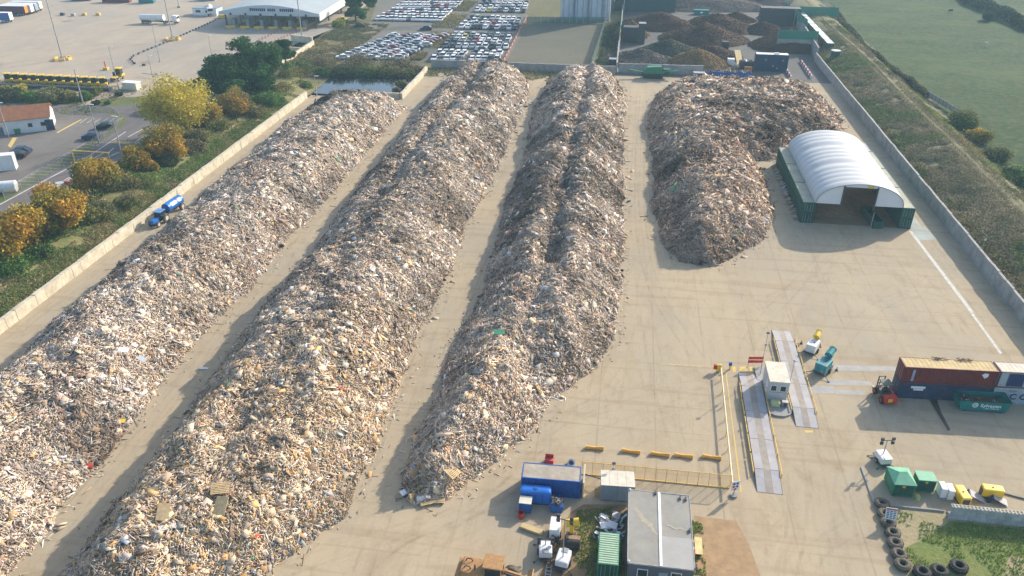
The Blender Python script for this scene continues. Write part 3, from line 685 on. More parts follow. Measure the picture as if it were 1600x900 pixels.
lo, hi = gable(0, 39.75, 56.35, zb - .05); g = MB(); g.prism(lo + hi, Ls - .2, Ls - .14, 'y'); g.build('rear_gable', m_fabric, t)
g = MB()
for gx in (44.6, 50.9): g.box(gx - .15, gx + .15, -.02, .12, 3.4, 8.3)
g.box(44.6, 50.9, .0, .12, 7.9, 8.1); g.build('door_frame', m_dark, t)
g = MB()
for j in range(0, nb + 1):
    y = j * Ls / nb; pr = None
    for i in range(0, 21):
        a = math.pi * i / 20; p = ((xa + xb_) / 2 - ((xb_ - xa) / 2 - .12) * math.cos(a), y, zb + (za - zb - .12) * math.sin(a) ** .9)
        if pr: g.bar(pr, p, .08)
        pr = p
g.build('roof_hoops', m_steel, t)['kind'] = 'stuff'
g = MB(); g.box(48.9, 50.0, .0, .11, 8.1, 8.55); g.build('warning_sign', m_yel, t)
sg = MB(); sg.box(50.3, 50.9, .1, .2, 8.2, 8.3)
def shelter_leg(x0, y0, L, z, lab):
    return container('green_container', lab, (x0 + 2.44, y0, z), R(90), L, 2.44, 2.2, m_green, m_shroof, m_green, 'green containers carrying the shelter roof', fine=True, ribs=False)
for s_i, (x0, side) in enumerate(((37.45, 'by the brown heap'), (56.3, 'by the tall wall'))):
    for i, (yy, L, pos) in enumerate(((151.7, 10.9, 'front'), (162.7, 10.9, 'middle'), (173.7, 10.9, 'back'))):
        for k in range(2):
            shelter_leg(x0, yy, L, k * 2.215, f"dark green container, {'upper' if k else 'lower'} {pos} one of the shelter side {side}")
# timber pieces leaning at the foot of the shelter side
g = MB()
for i in range(46):
    y = 153 + i * .68; a = random.uniform(-.5, .5); x = 36.9 + random.uniform(-.3, .2)
    g.bar((x - .5, y + a, .1), (x + .5, y, random.uniform(.4, .9)), .25, .12, random.choice((0, 1)))
tag(g.build('timber_offcuts', [m_board, m_lino]), 'broken offcuts strewn along the foot of the shelter side', 'offcuts', kind='stuff')
g = T('trough_skip', 'long dark green open skip inside the right of the shelter mouth', 'skip', (51.3, 150.8, 0), R(4))
b = MB(); b.box(0, 2.0, 0, .08, 0, 1.5); b.box(0, .08, .08, 8, 0, 1.5); b.box(1.92, 2.0, .08, 8, 0, 1.5); b.box(.08, 1.92, .08, 8, 0, .1); b.box(.08, 1.92, 7.9, 7.98, .1, 1.5); b.build('body', m_green, g)
b = MB(); b.box(-.04, .1, -.04, 8.04, 1.5, 1.58); b.box(1.9, 2.04, -.04, 8.04, 1.5, 1.58); b.build('rim', m_green2, g)
tag(MB().cyl((51.0, 151.0, 0), (51.0, 151.0, 3.4), .09).build('prop_post', m_steel), 'thin pale upright prop under the shelter gable', 'post')
b = MB(); r_ = random.Random(9); nn = 26
for j in range(nn):
    for i in range(nn):
        x = 40 + i * 10.5 / (nn - 1); y = 155 + j * 29 / (nn - 1); e = max(0, min((x - 40) / 4, (50.5 - x) / 5, 1)) * max(0, min((y - 155) / 9, (184.5 - y) / 3, 1)); b.v.append((x, y, .02 + 3.1 * e ** .8 + .15 * e * r_.random()))
for j in range(nn - 1):
    for i in range(nn - 1): b.f.append([j * nn + i, j * nn + i + 1, (j + 1) * nn + i + 1, (j + 1) * nn + i]); b.m.append(0); b.sm.append(False)
tag(b.build('sawdust_heap', mat('sawdust', (.24, .15, .08), .95, .2, 1.5, dirt=(.15, .09, .05)), fix=False), 'brown sawdust heap stored under the arched shelter', 'heap')
flat('sheltered_floor', [(39.9, 151.8), (56.3, 151.8), (56.3, 185), (39.9, 185)], .006, mat('brown_floor', (.24, .165, .10), .95, .15, .4, coord='W'))
# pale floor slabs beside the shelter
flat('wet_patch', gp((1290, 212), (1310, 214), (1352, 236), (1362, 236), (1352, 224), (1325, 216)), .012, mat('dust_white_patch', (.52, .51, .48), .8, coord='W'))
ps_ = mat('pale_green_slab', (.36, .38, .34), .9, coord='W', scale=.3)
flat('pale_slab', [(58.9, 153), (61.3, 153), (61.8, 187), (58.9, 187)], .014, ps_); flat('pale_slab', [(58.9, 146.5), (62.4, 147.5), (62.0, 152.9), (58.9, 152.9)], .014, ps_)
M['plot'] = land_mat('plot_grass', ((.14, .20, .05), (.20, .22, .07), (.10, .15, .04), (.30, .26, .13)), (.2, .7, 2), (1, .6, .5))
m_midstrip = mat('dusty_centre_strip', (.33, .285, .235), .8, .12, .8, dirt=(.24, .18, .13), dirtamt=.5)
# ------------------------------------------------------------------ weighbridges
def weighbridge(label, corners, h=.45):
    a, b_, c_, d = [Vector((p.x, p.y, 0)) for p in corners]     # far-left, far-right, near-right, near-left
    near = (c_ + d) / 2; far = (a + b_) / 2; ax = far - near; L = ax.length; W = ((b_ - a).length + (c_ - d).length) / 2; ang = math.atan2(ax.y, ax.x)
    t = T('weighbridge', label, 'weighbridge', near, ang, 'steel weighbridges')
    p = MB(); rl = 3.6
    p.prism([(0, .02), (rl, h), (L - rl, h), (L, .02), (L, 0), (0, 0)], -W / 2, W / 2, 'y'); p.build('deck_frame', m_dark, t)
    for s in (-1, 1):
        q = MB(); y0 = s * W * .31
        for x0, x1, z0, z1 in ((0, rl, .03, h + .012), (L - rl, L, h + .012, .03)):
            q._add([(x0 + .03, y0 - W * .17, z0), (x1 - .03, y0 - W * .17, z1), (x1 - .03, y0 + W * .17, z1), (x0 + .03, y0 + W * .17, z0)], [(0, 1, 2, 3)])
        n = 3; step = (L - 2 * rl) / n
        for i in range(n): q.box(rl + i * step + .04, rl + (i + 1) * step - .04, y0 - W * .17, y0 + W * .17, h, h + .014)
        q.build('wheel_track', m_wbsteel, t)
    q = MB(); q.box(rl, L - rl, -W * .135, W * .135, h, h + .008)
    q._add([(.03, -W * .135, .03), (rl, -W * .135, h + .009), (rl, W * .135, h + .009), (.03, W * .135, .03)], [(0, 1, 2, 3)]); q._add([(L - rl, -W * .135, h + .009), (L - .03, -W * .135, .03), (L - .03, W * .135, .03), (L - rl, W * .135, h + .009)], [(0, 1, 2, 3)]); q.build('centre_strip', m_midstrip, t)
    for s in (-1, 1):
        g = MB(); y = s * (W / 2 + .18)
        for i in range(6):
            x = rl * .8 + i * (L - rl * 1.6) / 5; g.cyl((x, y, 0), (x, y, .62), .05, n=6)
            if i < 5: g.cyl((x, y, .56), (x + (L - rl * 1.6) / 5 - .4, y, .56), .075, n=8)
        g.build('guide_rail', m_ochre, t)
    return t
weighbridge('steel weighbridge ramp left of the small cabin, partly in its shadow', [G(1153, 586), G(1187, 583), G(1221, 772), G(1185, 770)])
weighbridge('steel weighbridge ramp right of the small cabin', [G(1205, 517), G(1235, 517), G(1278, 668), G(1245, 668)])

# cabin between them
cb = T('weighbridge_cabin', 'small grey cabin with a dusty cream roof between the two weighbridges', 'cabin', (24.0, 90.6, .25), R(0))
W, L, H = 2.5, 4.6, 3.0
b = MB(); b.box(-W / 2, W / 2, 0, L, 0, H); b.build('wall', mat('cabin_cladding', (.50, .50, .49), .6, .06, 1, dirt=(.36, .33, .28), dirtamt=.4), cb)
b = MB(); b.box(-W / 2 - .12, W / 2 + .12, -.15, L + .12, H, H + .14, bev=.03); b.build('roof', m_roofpale, cb)
for x in (-.66, .58):
    f = MB(); f.box(x - .42, x + .42, -.05, -.002, 1.5, 2.45); fo = f.build('window', m_white, cb)
    f = MB(); f.box(x - .34, x + .34, -.07, -.052, 1.58, 2.37); f.build('pane', m_glass, fo)
f = MB(); f.box(W / 2 + .002, W / 2 + .05, 1.2, 3.0, 1.3, 2.3); fo = f.build('window', m_white, cb); f = MB(); f.box(W / 2 + .052, W / 2 + .07, 1.3, 2.9, 1.4, 2.2); f.build('pane', m_glass, fo)
f = MB(); f.box(-W / 2 - .05, -W / 2 - .002, 1.0, 2.0, .1, 2.1); dd = f.build('door', m_white, cb); f = MB(); f.box(-W / 2 - .1, -W / 2 - .052, 1.1, 1.2, 1.0, 1.15); f.build('handle', m_dark, dd)
f = MB(); f.box(-W / 2 + .05, W / 2 - .05, -.03, -.002, 1.30, 1.34); f.build('trim_strip', m_dark, cb)
tag(MB().prism([(22.0, 88.6), (22.6, 87.7), (23.5, 87.2), (24.6, 87.2), (25.4, 87.7), (25.9, 88.6), (25.9, 98.5), (22.0, 98.5)], 0, .24, 'z').build('cabin_plinth', m_greyc), 'raised concrete island with a rounded near end below the small cabin', 'plinth')
tag(MB().box(23.1, 24.2, 89.0, 89.8, .26, .95, bev=.05).build('cable_box', mat('pale_green_box', (.45, .48, .22), .6)), 'pale yellow-green box below the cabin windows', 'box')
a = T('air_conditioner', 'grey fan unit beside the pale green box', 'fan unit', (24.9, 89.5, .24)); MB().box(-.4, .4, -.3, .3, .1, .75, bev=.03).build('casing', m_steel, a); MB().cyl((0, -.3, .42), (0, -.34, .42), .24).build('fan', m_dark, a); MB().box(-.35, .35, -.25, .25, 0, .1).build('foot', m_dark, a)
# red traffic sign frame and yellow stripes
rs = T('stop_sign', 'red double-board sign standing by the top of the weighbridge cabin', 'sign', (22.1, 98.6, 0), R(8))
for x in (-1.0, 1.0): MB().cyl((x, 0, 0), (x, 0, 1.9), .05, n=6).build('leg', m_steel, rs)
MB().box(-1.1, 1.1, -.1, -.04, .8, 1.25).build('board', m_red, rs); MB().box(-1.1, 1.1, -.1, -.04, 1.4, 1.85).build('board', m_red, rs)
def tallpost(name, label, x, y, h, r=.06, head=None, cat='post', tilt=0):
    t = T(name, label, cat, (x, y, 0)); MB().cyl((0, 0, 0), (tilt, 0, h), r, r * .6, n=8).build('pole', m_steel, t)
    MB().box(-.2, .2, -.2, .2, 0, .06).build('base_plate', m_dark, t)
    if head == 'cam': 
        c = MB().ball((tilt, -.05, h + .12), .2, 1, 1, 1).build('camera_dome', m_white, t); MB().cyl((tilt, -.05, h + .2), (tilt, -.05, h + .3), .2, .1, n=10).build('housing', m_dark, c)
    if head == 'box': MB().box(tilt - .15, tilt + .15, -.1, .1, h * .72, h * .72 + .35).build('box', m_steel, t); MB().box(tilt - .2, tilt + .2, -.12, .12, h, h + .2).build('camera', m_dark, t)
    return t
p = G(1230, 617); tallpost('camera_mast', 'slender mast with a white camera dome at the cabin corner', p.x, p.y, 5.6, .06, 'cam', 'camera mast')
p = G(1194, 590); tallpost('camera_mast', 'slender mast with a dark camera behind the red sign', 22.6, 96.5, 7.2, .06, 'box', 'camera mast')
for i, (x0, x1) in enumerate(((1144, 1149), (1155, 1166), (1171, 1181), (1186, 1193))):
    flat('yellow_marking', gp((x0, 573), (x1, 573), (x1 + 1, 581), (x0 + 1, 581)), .012, m_paintyel)
flat('yellow_marking', gp((1030, 567.5), (1120, 572.5), (1120, 574.5), (1030, 569.5)), .012, mat('faint_yellow', (.46, .36, .2), .9, coord='W'))
flat('yellow_marking', gp((1133.5, 583), (1135.3, 583), (1158.8, 768), (1156.5, 768)), .012, m_paintyel)
flat('yellow_marking', gp((1257, 672.5), (1270, 672.5), (1271, 676), (1258, 676)), .012, m_paintyel)
# pale lines in the yard
flat('white_marking', gp((1420, 361), (1425, 361), (1522, 488), (1517, 490)), .012, m_paintline)
flat('white_marking', gp((1517, 491), (1521, 490), (1566, 552), (1562, 553)), .016, m_paintline)
gs = mat('pale_grey_patch', (.37, .355, .33), .9, .1, .8, coord='W')
for i, q in enumerate((((1300, 570), (1400, 573), (1400, 579), (1302, 580)), ((1290, 592), (1362, 596), (1362, 602), (1292, 601)), ((1262, 603), (1303, 603), (1305, 615), (1266, 614)), ((1305, 609), (1352, 611), (1352, 617), (1306, 616)))):
    flat('worn_patch', gp(*q), .006, gs)
# long yellow pipe guard rail with supports
gr = T('guard_rail', 'long pale yellow pipe rail running down the yard towards the sign panel', 'guard rail', (0, 0, 0))
A = Vector((16.95, 96.0, 1.05)); B_ = Vector((16.2, 71.8, 1.05))
MB().cyl(A, B_, .11, n=10).build('rail', mat('cream_pipe', (.72, .58, .34), .6, .08), gr)
for i in range(8):
    q = A.lerp(B_, (i + .5) / 8); s = MB(); s.cyl((q.x, q.y, 0), (q.x, q.y, 1.0), .05, n=6); s.cyl((q.x + .45, q.y, 0), (q.x, q.y, .8), .035, n=6); s.build('support', m_ochre, gr)
t = T('bollard_post', 'yellow and red posts at the top end of the pipe rail', 'bollard', (16.9, 96.6, 0))
MB().cyl((0, 0, 0), (0, 0, 1.3), .2).build('post', m_yel, t); MB().box(-.9, -.5, -.2, .2, .5, 1.2).build('red_board', m_red, t); MB().cyl((-.35, 0, 0), (-.35, 0, 1.2), .12).build('post', m_yel, t)
t = T('bollard_post', 'blue and yellow marker beside the yellow road stripes', 'bollard', G(1140, 577)); MB().cyl((0, 0, 0), (0, 0, 1.1), .13).build('post', m_yel, t); MB().box(-.22, .22, -.14, .14, .7, 1.2).build('board', m_blue, t)
# sign panel at rail end
t = T('notice_board', 'white notice panel with blue and red symbols at the end of the pipe rail', 'notice board', (16.4, 71.4, 0), R(22))
MB().cyl((0, .06, 0), (0, .06, 2.2), .06).build('post', m_steel, t); MB().box(-.5, .5, -.04, .0, .9, 2.3).build('panel', m_white, t)
for (x, z, mm) in ((-.22, 1.95, m_blue), (.2, 1.95, m_blue), (-.22, 1.5, m_red), (.2, 1.5, m_blue), (0, 1.1, m_red)):
    MB().cyl((x, -.04, z), (x, -.055, z), .16, n=14).build('symbol', mm, t)
MB().cyl((0, 0, 0), (0, 0, .25), .45).build('foot', m_greyc, t)
# orange mesh gate fence with its frame
A = G(909, 741); B_ = G(1140, 763)
fe = T('mesh_fence', 'long low yellow mesh fence between the blue container and the notice panel', 'fence', A, math.atan2(B_.y - A.y, B_.x - A.x)); L = (B_ - A).length
meshm, mnt, mb2 = _new('yellow_mesh', .6, 0, .2); mb2.inputs['Base Color'].default_value = (.66, .44, .14, 1)
mb2.inputs['Alpha'].default_value = .12
f = MB(); f.box(0, L, -.01, .01, .1, 2.0); f.build('mesh_panel', meshm, fe)
f = MB(); f.box(0, L, -.05, .05, .0, .12); f.build('bottom_rail', m_ochre, fe)
f = MB(); f.box(0, L, -.03, .03, 2.0, 2.07); f.build('top_rail', m_ochre, fe)
for i in range(15):
    x = i * L / 14; MB().box(x - .03, x + .03, -.03, .03, .12, 2.0).build('post', m_ochre, fe)
block = MB().box(-.08, .08, -1.6, 1.6, 0, 2.3); tag(block.build('gate_post', m_cream), 'pale upright slab at the right end of the blue container', 'gate post'); o = bpy.data.objects['gate_post']; o.location = (-1.15, 70.2, 0)
a = MB(); a.bar((0, 0, .9), (5.0, -1.6, 1.0), .1); tag(a.build('boom_pole', m_dark), 'dark slanting boom pole across the white cabinets', 'pole').location = (-1.1, 71.6, 0)
# orange wheel stops
def sausage():
    t = T('wheel_stop', 'x', 'wheel stop', (0, 0, 0), 0, 'yellow wheel stops in a row')
    b = MB()
    for i in range(6):
        x0 = -1.1 + i * 2.2 / 6; r0 = .2 + .07 * abs(i - 3) / 3; r1 = .2 + .07 * abs(i + 1 - 3) / 3
        b.cyl((x0, 0, r0 * .8), (x0 + 2.2 / 6, 0, r1 * .8), r0, r1, 10, caps=(i in (0, 5)))
    b.build('body', m_orange_y, t); c = MB(); c.cyl((-1.14, 0, .2), (-1.0, 0, .2), .29); c.cyl((1.0, 0, .2), (1.14, 0, .2), .29); c.build('end_cap', m_ochre, t); return t
m_orange_y = mat('orange_yellow', (.72, .38, .06), .6, .12, 2, dirt=(.4, .26, .14), dirtamt=.4)
pr = sausage(); labs = ['farthest left yellow wheel stop, nearest the blue container', 'yellow wheel stop second from the blue container', 'middle yellow wheel stop of the row of five', 'yellow wheel stop second from the long pipe rail', 'yellow wheel stop right beside the long pipe rail']
for i, (px, py) in enumerate(((929, 701.5), (986, 707), (1031.5, 711.5), (1068, 714), (1112, 716))):
    p = G(px, py); o = pr if i == 0 else dup(pr); o.location = (p.x, p.y, 0); o.rotation_euler = (0, 0, R(random.uniform(-4, 2))); o['label'] = labs[i]
# ------------------------------------------------------------------ office block
of = T('site_office', 'double grey site office with a felt roof split by a white strip', 'site office', (4.0, 57.0, 0), R(0))
W, L, H = 6.75, 10.5, 3.0
b = MB(); b.box(.06, W - .06, .06, L - .06, 0, H - .1); b.build('wall', m_greywall, of)
b = MB(); b.box(0, 3.22, 0, L, H - .1, H + .02); b.build('roof', m_roofgrey, of)
b = MB(); b.box(3.52, W, 0, L, H - .1, H + .0); b.build('roof', m_roofgrey, of)
lt = mat('pale_felt', (.38, .37, .35), .9, .06, .6, dirt=(.5, .36, .18), dirtamt=.5); b = MB(); b.box(3.56, W - .04, .06, 4.1, H + .001, H + .02); b.build('roof_patch', lt, of)
b = MB(); b.box(3.22, 3.52, -.02, L + .02, H - .1, H + .09, bev=.03); b.build('roof_strip', m_white, of)
b = MB()
sk_ = []
for (x, y, l, a, wd) in ((.7, 7.6, 4.2, -54, .22), (4.1, 5.6, 2.4, -10, .12)):
    Mx = Matrix.Translation((x, y, H + .022)) @ Matrix.Rotation(R(a), 4, 'Z')
    lo_ = []; hi_ = []
    for q in range(15):
        f_ = q / 14; c_ = .10 * math.sin(q * .9); ww_ = wd * (.25 + math.sin(math.pi * min(1, f_ * .9 + .1)) * (1 + .4 * math.sin(q * 2.3))); lo_.append(Mx @ Vector((f_ * l, c_ - ww_, 0))); hi_.append(Mx @ Vector((f_ * l, c_ + ww_, 0)))
    for q in range(14): b._add([lo_[q], lo_[q + 1], hi_[q + 1], hi_[q]], [(0, 1, 2, 3)])
b.build('sand_streak', mat('settled_dust', (.40, .35, .26), .9, .1), of, fix=False)['kind'] = 'stuff'
b = MB()
for y in (0, L): b.box(-.04, W + .04, y - .04, y + .04, H - .12, H + .05)
for x in (0, W): b.box(x - .04, x + .04, .04, L - .04, H - .12, H + .05)
b.build('roof_edge', mat('grey_edge', (.36, .36, .35), .7), of)
for (x, kind) in ((1.6, 'w'), (5.0, 'w')):
    f = MB(); f.box(x - .55, x + .55, -.02, .055, 1.2, 2.3); fo = f.build('window', m_white, of); f = MB(); f.box(x - .47, x + .47, -.04, -.022, 1.28, 2.22); f.build('pane', m_glass, fo)
f = MB(); f.box(.95 + 2.3, 4.15, -.02, .055, 0, 2.1); fo = f.build('door', m_greypanel, of); f = MB(); f.box(3.35, 3.45, -.07, -.022, 1, 1.1); f.build('handle', m_steel, fo)
for (x, y, mm) in ((3.0, 10.3, m_dark), (5.7, 9.9, m_dark), (6.3, 9.8, m_dark), (6.5, 5.2, m_dark), (6.9, .1, m_black)):
    MB().box(x - .08, x + .08, y - .25, y + .25, H + .03, H + .22).build('roof_vent', mm, of)
for x, y in ((0.12, 10.4), (0.1, .1)): MB().ball((x, y, H + .15), .13).build('floodlight', m_white, of)
bn = T('yellow_bench', 'pale yellow bench along the office side', 'bench', (11.35, 61.5, 0)); MB().box(0, .8, 0, 2.4, .42, .5).build('seat', mat('cream_slats', (.62, .52, .24), .7), bn)
for y in (.2, 2.1): MB().box(.1, .7, y, y + .1, 0, .42).build('leg', m_dark, bn)
t = T('fire_point', 'red and white board against the office side', 'fire point', (11.0, 60.3, 0)); MB().box(0, .12, 0, .9, .4, 1.5).build('board', m_red, t); MB().box(0, .13, .9, 1.3, .6, 1.4).build('board', m_white, t); MB().box(0, .1, .1, .2, 0, .4).build('leg', m_dark, t)
# green store
gc = container('green_store', 'small dark green steel store with a pale green ribbed roof beside the site office', (3.15, 56.85, 0), R(90), 4.3, 2.15, 2.6, m_green, m_palegreen, m_green2, cat='steel store', ribs=False)
r = MB()
for i in range(14): r.box(.12 + i * .3, .26 + i * .3, .08, 2.07, 2.572, 2.63)
r.build('roof_rib', m_palegreen, gc)
# white cabinets
wc = T('steel_cabinet', 'pair of blue-grey steel cabinets with a cream roof behind the office', 'cabinet', (.9, 68.4, 0), R(3)); 
MB().box(.03, 3.87, .03, 2.45, .1, 2.4).build('body', m_greypanel, wc); MB().box(.1, 3.8, .1, 2.4, 0, .1).build('base', m_dark, wc)
for i in range(4): MB().box(-.03 + i * .98, -.03 + i * .98 + .96, -.03, 2.52, 2.4, 2.46).build('roof_panel', m_roofpale, wc)
for i in range(2): 
    d = MB().box(.08 + i * 1.9, .08 + i * 1.9 + 1.84, -.02, .028, .2, 2.3).build('door', m_greypanel, wc); MB().box(1.0 + i * 1.9, 1.1 + i * 1.9, -.06, -.021, 1.0, 1.3).build('handle', m_steel, d)
pl = T('wood_pallet', 'pallets stood on end beside the steel cabinets', 'pallet', (.2, 68.9, 0)); 
for i in range(6): MB().box(0, .5, 0, .12, .15 + i * .2, .26 + i * .2).build('slat', m_wood, pl)
for x in (0.02, .4): MB().box(x, x + .08, .121, .25, 0, 1.35).build('bearer', m_wood, pl)
tallpost('camera_mast', 'thin mast with a black box above the white cabinets', 2.2, 71.3, 3.2, .04, 'box', 'camera mast')
t = T('yellow_can', 'yellow can at the corner of the white cabinets', 'can', (5.2, 69.6, 0)); MB().cyl((0, 0, 0), (0, 0, .7), .22).build('body', m_yel, t); MB().cyl((0, 0, .7), (0, 0, .8), .1).build('cap', m_yel, t)
# debris heap between cabinets and store
b = MB(); r = random.Random(5)
for i in range(70):
    x, y = r.uniform(.7, 3.4), r.uniform(62, 65.8); a = r.uniform(0, 3.14); l = r.uniform(.2, .8)
    b.bar((x, y, r.uniform(.05, .5)), (x + l * math.cos(a), y + l * math.sin(a), r.uniform(.05, .6)), r.uniform(.05, .45), .05, r.choice((0, 0, 1, 2, 2)))
tag(b.build('junk_litter', [m_dark, m_lino, m_white]), 'black and white scrap sheets piled between the green store and the cabinets', 'scrap', kind='stuff')
for i, (x, y, a, mm) in enumerate(((1.6, 64.0, 20, m_white), (2.4, 64.2, -12, m_white), (2.8, 65.7, 80, m_lino))):
    o = MB().box(-.55, .55, -.45, .45, 0, .12).build('scrap_sheet', mm); o.location = (x, y, .6); o.rotation_euler = (.1, .15, R(a)); tag(o, ['crumpled white sheet on the black scrap, left one', 'crumpled white sheet on the black scrap, nearer the office', 'long pale strip on top of the black scrap'][i], 'sheet')
# blue container group
bc = container('blue_container', 'faded blue container with a rusty dusty roof near the broken end of a heap', (-8.35, 68.15, 0), R(1.5), 6.85, 2.6, 2.6, m_blue, m_roofrust, m_blue, ribs=False)
tk = T('water_tank', 'bright blue rounded plastic tank in front of the blue container', 'tank', (-8.3, 66.55, 0), R(2)); 
b = MB(); b.box(0, 3.6, 0, 1.25, .1, 2.05, bev=.32); b.build('body', m_brightblue, tk); b = MB()
for x in (.9, 1.75, 2.6): b.box(x, x + .06, -.02, 1.27, .4, 1.75)
b.build('moulded_band', m_blue, tk); MB().cyl((1.8, .6, 2.0), (1.8, .6, 2.12), .25).build('lid', m_blue, tk); MB().box(.3, 3.3, .1, 1.15, 0, .1).build('base', m_dark, tk)
ib = T('blue_cabinet', 'navy cabinet with a white top beside the blue tank', 'cabinet', (-8.2, 65.1, 0)); MB().box(0, 1.35, 0, 1.15, .1, 1.5).build('body', m_navyb if False else m_blue, ib); MB().box(-.04, 1.39, .0, 1.2, 1.5, 1.58).build('top', m_roofpale, ib); MB().box(.1, 1.2, .1, 1, 0, .1).build('base', m_yel, ib)
bw = MB(); bw.cyl((0, 0, 0), (0, 0, .85), .3, .34, 14, caps=False); bw.cyl((0, 0, .02), (0, 0, .05), .3); bw.torus((0, 0, .85), .34, .03)
tag(bw.build('red_barrel', m_red), 'open red barrel in front of the navy cabinet', 'barrel').location = (-7.9, 64.4, 0)
t = T('blue_bin', 'small blue bin heaped with scrap beside the blue tank', 'bin', (-4.6, 65.6, 0)); b = MB()
b.prism([(0, .15), (-.1, 1.1), (1.4, 1.1), (1.3, .15)], 0, 1.2, 'y'); b.build('body', m_blue, t); MB().box(.1, 1.2, .1, 1.1, 0, .15).build('base', m_dark, t)
b = MB()
for i in range(60):
    a = random.uniform(0, 3.1); x = random.uniform(.1, 1.2); y = random.uniform(.15, 1.05); b.bar((x, y, random.uniform(1.05, 1.5)), (x + .3 * math.cos(a), y + .3 * math.sin(a), random.uniform(1.1, 1.6)), random.uniform(.05, .2), .05, random.choice((0, 1, 2)))
o = tag(b.build('scrap_load', [m_board, m_lino, m_dark]), 'grey and brown scrap heaped in the small blue bin', 'scrap', kind='stuff'); o.location = (-4.6, 65.6, 0)
t = T('red_crate', 'red slatted crate standing behind the blue container', 'crate', G(858, 722)); MB().box(-.55, .55, -.3, .3, 0, .5).build('body', mat('bright_red', (.68, .08, .07), .6), t); MB().box(-.5, .5, .31, .37, .1, 1.0).build('back', m_red, t)
t = T('satellite_dish', 'white lamp head with a dark lens standing behind the blue container', 'lamp unit', G(891, 726)); MB().cyl((0, 0, .2), (.15, -.5, .8), .45, .5, 14).build('head', m_white, t); MB().cyl((.15, -.5, .8), (.16, -.52, .83), .3).build('lens', m_black, t); MB().box(-.4, .4, -.3, .3, 0, .3).build('base', m_steel, t)
# ------------------------------------------------------------------ dust cannons, tower lights
def cannon(label, loc, rz, mbody, mdrum, long=False):
    t = T('mist_cannon', label, 'mist cannon', loc, rz)
    MB().box(-.7, .7, -1.2, 1.0, .45, 1.7, bev=.06).build('body', mbody, t)
    MB().box(-.75, .75, -1.3, 1.5, .28, .45).build('chassis', m_dark, t)
    MB().cyl((0, 1.3, .4), (0, 1.4, 1.9), .12).build('mount', m_dark, t)
    b = MB(); b.cyl((0, .95, 2.0), (0, 2.25, 2.35), .5, .42, 16, caps=False); b.cyl((0, 1.1, 2.04), (0, 1.2, 2.06), .4); b.torus((0, 2.25, 2.35), .43, .05, 16, 6, 0, Matrix.Rotation(R(-75), 4, 'X')); b.build('drum', mdrum, t)
    MB().box(.08, .3, -.3, .1, 1.7, 1.76).build('hatch', m_dark, t)
    for s in (-1, 1): wheel(t, (s * .85, .2, .32), .32, .2, 'x', m_steel, n=12)
    for s in (-1, 1):
        g = MB(); g.cyl((s * .7, -1.2, .4), (s * 1.5, -1.7, .05), .04, n=6); g.cyl((s * 1.5, -1.7, 0), (s * 1.5, -1.7, .1), .16, n=8); g.build('outrigger', m_dark, t)
    return t
cannon('white misting machine with a yellow drum beside the right weighbridge', G(1268, 549), R(-28), m_white, m_yel)
t = cannon('teal misting machine with teal drum on a dark trailer', G(1285, 580), R(-34), mat('teal_machine', (.03, .22, .25), .5, .1, 1, dirt=(.5, .4, .22), dirtamt=.5), mat('teal_drum', (.03, .25, .27), .5)); t.scale = (1.15, 1.15, 1.1)
cone = T('marker_stand', 'x', 'marker stand', (0, 0, 0), 0, 'small dark stands beside the misting machines'); MB().cyl((0, 0, .05), (0, 0, .6), .13, .04, 8).build('cone', m_dust, cone); MB().box(-.2, .2, -.2, .2, 0, .05).build('foot', m_black, cone)
for i, (px, py, lab) in enumerate(((1246, 541, 'dark stand left of the white misting machine, outer one'), (1252, 537, 'dark stand left of the white misting machine, inner one'), (1281, 542, 'dark stand right of the white misting machine'), (1307, 579, 'dark stand right of the teal misting machine'))):
    o = cone if i == 0 else dup(cone); p = G(px, py); o.location = (p.x, p.y, 0); o['label'] = lab
t = T('generator', 'white slab-topped generator with grey engine ends near the yellow drum', 'generator', (-3.85, 62.4, 0), R(0)); MB().box(-.55, .55, -.9, 1.1, .3, 1.7, bev=.04).build('body', m_white, t); b = MB()
for i in range(26): b.bar((random.uniform(-.5, .9), random.uniform(-1.7, -.9), random.uniform(.2, 1.0)), (random.uniform(-.5, .9), random.uniform(-1.9, -.8), random.uniform(.2, 1.3)), .08)
b.build('engine', m_dark, t); MB().box(.1, .3, .7, .9, 1.7, 1.76).build('cap', m_dark, t)
for s in (-1, 1): wheel(t, (s * .65, -.2, .32), .32, .18, 'x')
t = T('mist_cannon', 'yellow drum cannon on a dark wheeled frame beside the white generator', 'mist cannon', (-2.0, 62.3, 0), 0)
MB().box(-.6, .5, -.7, .1, .3, .8).build('pump', m_dark, t); MB().prism([(-.25, .8), (.25, .8), (.15, 2.0), (-.15, 2.0)], -.2, .1, 'y').build('mount', m_yel, t)
b = MB(); b.cyl((-.65, .1, 2.0), (.75, .25, 2.25), .42, .48, 16, caps=False); b.cyl((-.5, .1, 2.03), (-.45, .1, 2.04), .4); b.build('drum', m_yel, t)
for x in (-.6, .5): wheel(t, (x, -.3, .3), .3, .2, 'x', m_steel, n=12)
